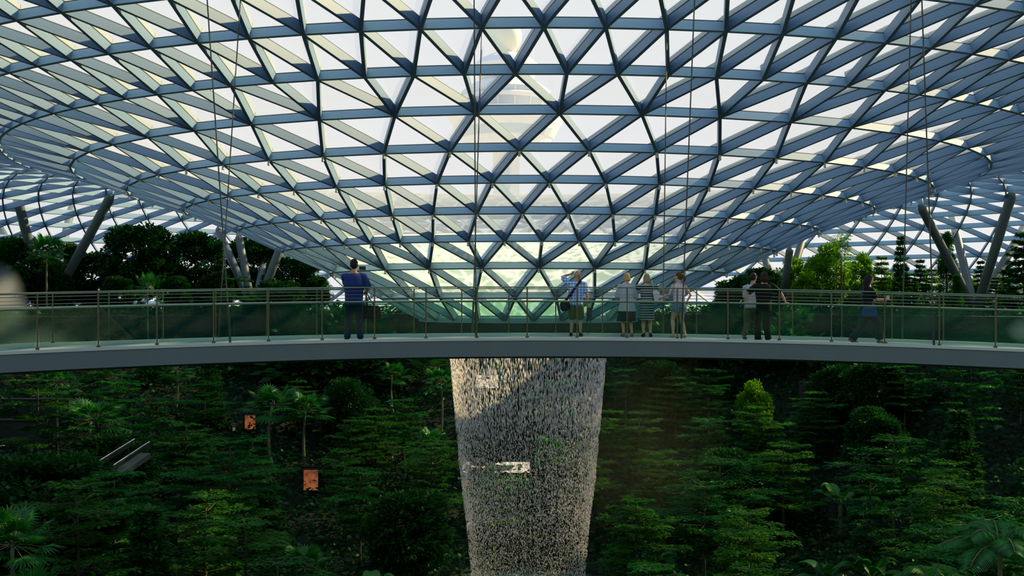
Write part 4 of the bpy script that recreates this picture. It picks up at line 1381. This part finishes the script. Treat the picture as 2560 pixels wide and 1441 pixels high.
    # garments -------------------------------------------------------------
    for g in dress:
        mb = MB(); k = g['kind']; m = g['mat']; t = g.get('loose', .018)
        if k == 'top':
            lo = g.get('lo', -.06)
            tr = [(pel + Vector((0, 0, lo)), hw * 1.02 + t, .118 + t)] + [(c, a + t, b + t) for (c, a, b) in torso[1:7] if c.z > pel.z + lo + .03]
            if g.get('flare'): tr[0] = (tr[0][0], hw + t + g['flare'], .12 + t + g['flare'] * .6)
            tr[-1] = (tr[-1][0], .088, .074)
            mb.rings([ell(c, X, Yv, a, b, 24) for (c, a, b) in tr])
            sl = g.get('sleeve', .55)
            for side in ('l', 'r'):
                sh, el, wr, d = arms[side]
                if sl <= 0: continue
                r0 = .062 + t * .6
                p = [sh - X * ((1 if side == 'r' else -1) * .07), sh + Vector((0, 0, .0)), sh + (el - sh) * min(sl, 1)]
                rr_ = [r0 * .9, r0, r0 * .92]
                if sl > 1: p += [el + (wr - el) * (sl - 1)]; rr_ += [.043 + t * .4]
                mb.tube(p, rr_, 14)
        elif k == 'trousers':
            L = g.get('len', 2.0)
            mb.rings([ell(c, X, Yv, a + .014, b + .014, 24) for (c, a, b) in ((pel + Vector((0, 0, g.get('hi', .09))), hw * .93, .108), (pel, hw * 1.0, .118), (pel - Vector((0, 0, .09)), hw * .98, .112))])
            for side in ('l', 'r'):
                hj, kn, an, ft, fd, heel, toe = legs[side]
                p = [hj + Vector((0, 0, .04)), hj - Vector((0, 0, .06))]; rr_ = [.090, .104 + t * .4]
                if L <= 1: p.append(hj + (kn - hj) * L); rr_.append(.10 + t * .8 - .02 * L)
                else:
                    p += [hj + (kn - hj) * .55, kn, kn + (an - kn) * (L - 1) * .5, kn + (an - kn) * (L - 1)]
                    rr_ += [.088 + t * .4, .068 + t * .6, .066 + t * .6, .056 + t]
                mb.tube(p, rr_, 16)
        elif k == 'skirt':
            z0, z1 = g.get('hi', .10), g['lo']
            rr_ = []
            for j in range(7):
                f = j / 6
                z = z0 + (z1 - z0) * f
                a = hw * (.92 + .14 * min(1, f * 4)) + t + g.get('flare', .03) * f
                rr_.append([p + Vector((0, 0, 0)) for p in ell(pel + Vector((0, 0, z)) + Vector(g.get('drift', (0, 0, 0))) * f, X, Yv, a, .115 + t + g.get('flare', .03) * f * .8, 24)])
            mb.rings(rr_)
        elif k == 'shoes':
            for side in ('l', 'r'):
                mb = MB()
                hj, kn, an, ft, fd, heel, toe = legs[side]
                mb.tube([heel - fd * .012, heel + fd * .02, ft + fd * .05 + (heel - ft) * .0 + Vector((0, 0, .036)), ft + fd * .13 + Vector((0, 0, .03)), toe + fd * .015], [.036, .042, .046, .046, .026], 12)
                mb.tube([heel + Vector((0, 0, .01)), an + Vector((0, 0, .01))], [.038, .040], 12)
                remeshed(mb, 'shoe', .011, m, e, 2)
            continue
        remeshed(mb, g['name'], g.get('voxel', .013), m, e, g.get('smooth', 2))
    remeshed(body, 'body', .0075, skin, e, 2)
    # hair ------------------------------------------------------------------
    mb = MB()
    hl = hair.get('len', 0.0)
    mb.ball(hp(0, -.014, .036), (.084, .097, .102), R, 16, 12)
    mb.ball(hp(0, -.045, .0), (.080, .070, .085), R, 14, 10)
    if hl > 0:
        mb.tube([hp(0, -.04, .02), hp(0, -.068, -.08), hp(0, -.075, -.08 - hl)], [.075, .078 - hl * .05, .05], 14)
        for sx in (-1, 1): mb.tube([hp(sx * .06, .0, .03), hp(sx * .074, -.01, -.05), hp(sx * .066, -.03, -.08 - hl * .8)], [.035, .030, .022], 10)
    if hair.get('tail'):
        mb.tube([hp(0, -.09, .06), hp(.02, -.135, .05), hp(.05, -.16, -.04), hp(.055, -.15, -.14)], [.028, .045, .046, .018], 12)
    ho = remeshed(mb, 'hair', .011, hair['mat'], e, 1)
    return e, dict(pel=pel, che=che, nek=nek, arms=arms, legs=legs, X=X, Y=Yv, sw=sw)

def to_world(e, p):
    return Matrix.Translation(e.location) @ e.rotation_euler.to_matrix().to_4x4() @ Matrix.Diagonal((*e.scale, 1)) @ Vector(p)
def stand(px, off):
    """point on the deck, off metres behind the near edge, in line with the photograph's column px"""
    x = (px - 1280) / F_PX * (25.0 + off)
    for _ in range(8):
        p = bp(x, off, 0); x += (px - 1280) / F_PX * p.y - p.x
    return bp(x, off, -.02)
H_BLACK = cloth('black_hair', (0.012, 0.010, 0.009), .6); H_BLOND = cloth('blonde_hair', (0.50, 0.36, 0.16), .6); H_ASH = cloth('ash_blonde_hair', (0.36, 0.28, 0.12), .6)
H_BROWN = cloth('brown_hair', (0.10, 0.055, 0.025), .6); H_GREY = cloth('thin_grey_hair', (0.42, 0.30, 0.20), .6)
def piece(mb, name, mat, label, cat, smooth=True, loc=None):
    o = mb.build(name, mat, None, smooth); tag(o, label, cat); return o
BLACKBAG = cloth('black_bag_fabric', (0.010, 0.010, 0.012), .6)
DEVICE = paint('device_black', (0.015, 0.017, 0.02), .4)

# man in the blue shirt filming, carrying a dark bag on his arm
p1, J = person(stand(885, .42), 8, 1.83, 'person with short dark hair in a blue shirt and jeans holding up a camera', dict(
    hand_l=(-.02, .36, 1.36), hand_r=(.25, .20, 1.04), elbow_l=(-.55, -.2, -1), elbow_r=(.5, -.5, -.8), lean=(0, -.02, 0), nod=-4, foot_l=(-.14, .02, 0), foot_r=(.13, -.02, 0), fat=1.2),
    SKIN_TAN, [dict(kind='top', name='shirt', mat=cloth('blue_tshirt', (0.018, 0.045, 0.19)), sleeve=.92, loose=.034, lo=-.12),
               dict(kind='trousers', name='jeans', mat=cloth('blue_jeans', (0.016, 0.030, 0.070)), len=2.0, loose=.014),
               dict(kind='shoes', name='shoes', mat=cloth('dark_shoes', (0.02, 0.02, 0.022)))], dict(mat=H_BLACK))
hand = to_world(p1, J['arms']['r'][2]); hl = to_world(p1, J['arms']['l'][2])
mb = MB(); mb.box((hl.x + .20, hl.y + .10, hl.z + .20), (.15, .02, .09), .1)
mb.tube([(hl.x + .20, hl.y + .08, hl.z + .20), (hl.x + .20, hl.y + .15, hl.z + .20)], .03, 10)
piece(mb, 'camera', DEVICE, 'small dark camera held up by the person in the blue shirt', 'camera', False)
bag = empty('handbag', hand + Vector((.13, .0, -.45)), 'black handbag hanging from the arm of the person in the blue shirt', 'bag')
mb = MB(); mb.rings([[Vector((x * w, y * d, z)) for (x, y) in ((-1, -1), (0, -1.15), (1, -1), (1.05, 0), (1, 1), (0, 1.15), (-1, 1), (-1.05, 0))] for (z, w, d) in ((-.17, .20, .08), (-.15, .225, .10), (.02, .215, .095), (.12, .16, .06), (.14, .13, .035))])
mb.build('bag_body', BLACKBAG, bag)
for yy in (-.05, .05):
    mb = MB(); mb.tube([(-.10, yy, .10), (-.11, yy * .6, .28), (-.125, 0, .44), (-.13, 0, .46), (-.05, yy * .6, .30), (.08, yy, .10)], .011, 6); mb.build('strap', BLACKBAG, bag, True)

# man in the checked shirt
p2, J = person(stand(1440, 2.72), -8, 1.66, 'person in a blue checked shirt and olive shorts leaning on the far railing', dict(
    hand_l=(-.13, .16, 1.62), elbow_l=(-1, .2, -.1), reach_l=(.5, .1, .6), hand_r=(.29, .10, .84), lean=(.0, .10, 0), nod=-28, turn=-35, head=(.03, .06, -.02), fat=1.18,
    foot_l=(-.13, .03, 0), foot_r=(.12, 0, 0)),
    SKIN_TAN, [dict(kind='top', name='shirt', mat=cloth('checked_shirt', (0.05, 0.20, 0.62), .85, 'check', (0.62, 0.72, 0.85), 13.0), sleeve=.85, loose=.030, lo=-.08),
               dict(kind='trousers', name='shorts', mat=cloth('olive_shorts', (0.10, 0.14, 0.035)), len=.98, loose=.03),
               dict(kind='shoes', name='shoes', mat=cloth('black_shoes', (0.012, 0.012, 0.014)))], dict(mat=H_GREY))
a = to_world(p2, J['che'] + Vector((.12, -.06, .17))); b = to_world(p2, J['che'] + Vector((-.08, -.15, -.12))); c = to_world(p2, J['pel'] + Vector((-.22, -.10, .04)))
sb = empty('shoulder_bag', c + Vector((-.06, -.03, -.12)), 'black shoulder bag on the back of the person in the checked shirt', 'bag')
mb = MB(); mb.ball((0, 0, 0), (.13, .075, .15), None, 16, 10); mb.ball((-.02, -.04, -.06), (.10, .06, .09), None, 14, 8); mb.build('bag_body', BLACKBAG, sb, True)
mb = MB(); L0 = sb.location
mb.tube([Vector((0, 0, .10)), b - L0 + Vector((0, -.02, 0)), a - L0 + Vector((0, -.02, .0)), a - L0 + Vector((.02, .10, .03))], [.03, .042, .026, .022], 8); mb.build('strap', BLACKBAG, sb, True)
hr = to_world(p2, J['arms']['r'][2])
cm = empty('camera', hr + Vector((.04, .02, -.16)), 'black camera with a hanging strap in the hand of the person in the checked shirt', 'camera')
mb = MB(); mb.box((0, 0, 0), (.11, .08, .13)); mb.tube([(0, .0, -.05), (0, 0, -.16)], [.045, .05], 12); mb.build('camera_body', DEVICE, cm)
mb = MB(); mb.tube([(.03, 0, .04), (.05, .0, -.2), (.03, 0, -.55), (-.02, 0, -.60), (-.06, 0, -.52), (-.05, 0, -.2), (-.04, 0, .04)], .010, 6); mb.build('strap', BLACKBAG, cm, True)

# woman in the pale cardigan
p3, J = person(stand(1568, 2.70), 6, 1.60, 'person with short blonde hair in a pale grey cardigan over a dark skirt', dict(
    hand_l=(-.16, .30, .98), hand_r=(.16, .30, .98), lean=(0, .06, 0), turn=24, fat=1.12, foot_l=(-.10, 0, 0), foot_r=(.12, -.03, 0)),
    SKIN_FAIR, [dict(kind='top', name='cardigan', mat=cloth('pale_cardigan', (0.42, 0.48, 0.54)), sleeve=1.6, loose=.045, lo=-.20, flare=.05),
                dict(kind='skirt', name='skirt', mat=cloth('black_skirt', (0.008, 0.016, 0.015)), lo=-.46, flare=.075, drift=(-.03, 0, 0)),
                dict(kind='shoes', name='shoes', mat=cloth('tan_shoes', (0.25, 0.17, 0.09)))], dict(mat=H_BLOND, len=.02), True)
# woman in the striped dress
p4_, J = person(stand(1617, 2.70), -4, 1.58, 'person with blonde hair in a dark and white striped dress, arms on the railing', dict(
    hand_l=(-.40, .22, 1.14), hand_r=(.46, .20, 1.10), elbow_l=(-1, -.3, .15), elbow_r=(1, -.3, .15), lean=(0, .05, 0), turn=16, foot_l=(-.09, 0, 0), foot_r=(.10, 0, 0)),
    SKIN_FAIR, [dict(kind='top', name='dress_top', mat=cloth('striped_dress', (0.020, 0.035, 0.045), .85, 'stripes', (0.50, 0.55, 0.52), 15.0), sleeve=.5, loose=.020, lo=-.06),
                dict(kind='skirt', name='dress_skirt', mat=cloth('striped_skirt', (0.020, 0.035, 0.045), .85, 'stripes', (0.40, 0.46, 0.44), 15.0), lo=-.42, flare=.012, hi=.12, loose=.022),
                dict(kind='shoes', name='shoes', mat=cloth('black_sandals', (0.01, 0.01, 0.01)))], dict(mat=H_ASH, len=.05), True)
c = to_world(p4_, J['che'] + Vector((.27, -.02, -.14)))
wb = empty('tote_bag', c, 'white shoulder tote bag of the person in the striped dress', 'bag')
mb = MB(); mb.rings([[Vector((x * w + z * -.35, y * d, z)) for (x, y) in ((-1, -1), (0, -1.2), (1, -1), (1, 1), (0, 1.2), (-1, 1))] for (z, w, d) in ((-.20, .10, .05), (-.17, .115, .06), (.06, .085, .05), (.14, .05, .02))])
mb.build('bag_body', cloth('white_bag', (0.62, 0.70, 0.66)), wb)
mb = MB(); mb.tube([(-.06, -.03, .12), (-.13, -.05, .33), (-.12, .02, .385), (-.08, .06, .20), (-.04, .05, .10)], .012, 6); mb.build('strap', cloth('white_strap', (0.55, 0.62, 0.58)), wb, True)
# girl in the white top and denim shorts
p5_, J = person(stand(1698, 2.45), 14, 1.62, 'person with a brown ponytail in a white top and short denim shorts', dict(
    hand_l=(-.42, .14, 1.06), elbow_l=(-.3, -.9, -.6), hand_r=(.27, .14, .94), lean=(0, .03, 0), turn=38, foot_l=(-.15, .06, 0), foot_r=(.14, -.06, 0)),
    SKIN_FAIR, [dict(kind='top', name='top', mat=cloth('white_top', (0.60, 0.55, 0.56), .85, 'check', (0.50, 0.44, 0.46), 11.0), sleeve=0, loose=.014, lo=.03),
                dict(kind='trousers', name='shorts', mat=cloth('denim_shorts', (0.16, 0.27, 0.38)), len=.36, loose=.02, hi=.06)], dict(mat=H_BROWN, tail=True), True)
# person in the white shirt, half hidden
p6, J = person(stand(1880, 1.35), -38, 1.60, 'person with short black hair in a white shirt, half hidden behind the one in black', dict(
    hand_l=(-.22, .10, .80), hand_r=(.20, .20, .86), lean=(0, .05, 0), turn=-10, nod=-6, foot_l=(-.08, -.30, .03), foot_r=(.10, .12, 0), tip_l=.10),
    SKIN_TAN, [dict(kind='top', name='shirt', mat=cloth('white_shirt', (0.42, 0.47, 0.52)), sleeve=.95, loose=.03, lo=-.06),
               dict(kind='trousers', name='trousers', mat=cloth('khaki_trousers', (0.07, 0.085, 0.03)), len=1.85, loose=.02),
               dict(kind='shoes', name='shoes', mat=cloth('grey_shoes', (0.16, 0.13, 0.10)))], dict(mat=H_BLACK))
# person in black leaning back on the near railing
p7, J = person(stand(1908, .30), 4, 1.60, 'person dressed all in black leaning back against the near railing with arms spread', dict(
    pelvis=(0, -.05, .88), hand_l=(-.46, -.20, .955), hand_r=(.50, -.20, .95), elbow_l=(-1, .2, .0), elbow_r=(1, .2, 0), reach_l=(-.8, .1, -.15), reach_r=(.8, .1, -.15), curl=.25,
    lean=(0, -.03, 0), turn=10, fat=1.15, foot_l=(-.13, .03, 0), foot_r=(.13, .03, 0)),
    SKIN_TAN, [dict(kind='top', name='shirt', mat=cloth('black_tshirt', (0.010, 0.013, 0.008)), sleeve=.90, loose=.034, lo=-.14),
               dict(kind='trousers', name='trousers', mat=cloth('black_trousers', (0.007, 0.010, 0.007)), len=2.02, loose=.024),
               dict(kind='shoes', name='shoes', mat=cloth('black_trainers', (0.01, 0.01, 0.01)))], dict(mat=cloth('dark_brown_hair', (0.03, 0.016, 0.008), .6), len=.06))
# woman walking to the right
p8, J = person(stand(2168, .75), -82, 1.63, 'person with long black hair walking to the right, looking at a phone', dict(
    hand_l=(-.10, .40, 1.06), hand_r=(.12, .42, 1.08), elbow_l=(-.2, -1, -.4), elbow_r=(.2, -1, -.4), lean=(0, .02, 0), nod=-14, foot_l=(-.07, -.36, .02), foot_r=(.07, .30, 0), tip_l=.07, hip=.84),
    SKIN_FAIR, [dict(kind='top', name='shirt', mat=cloth('black_top', (0.008, 0.012, 0.010)), sleeve=.85, loose=.022, lo=-.02),
                dict(kind='trousers', name='trousers', mat=cloth('wide_dark_trousers', (0.025, 0.045, 0.050)), len=1.9, loose=.045),
                dict(kind='shoes', name='shoes', mat=cloth('tan_walking_shoes', (0.22, 0.16, 0.06)))], dict(mat=H_BLACK, len=.24), True)
hr = to_world(p8, (0.01, .52, 1.12))
mb = MB(); mb.box((0, 0, 0), (.085, .012, .12), 0); o = piece(mb, 'phone', paint('white_phone', (.5, .55, .55), .4), 'pale phone held by the person walking to the right', 'phone', False); o.location = hr; o.rotation_euler = (.4, 0, .1)
bl = to_world(p8, (.17, -.02, .80))
hb = empty('hip_bag', bl, 'blue bag at the hip of the person walking to the right', 'bag')
mb = MB(); mb.rings([[Vector((x * w, y * d, z)) for (x, y) in ((-1, -1), (0, -1.2), (1, -1), (1, 1), (0, 1.2), (-1, 1))] for (z, w, d) in ((-.13, .13, .03), (-.10, .16, .05), (.06, .15, .05), (.10, .12, .025))])
mb.build('bag_body', cloth('blue_bag', (0.05, 0.10, 0.30)), hb)
mb = MB(); mb.tube([(-.12, 0, .07), (-.16, .05, .30), (-.10, .10, .58)], .012, 6); mb.build('strap', cloth('blue_strap', (0.03, 0.05, 0.12)), hb, True)
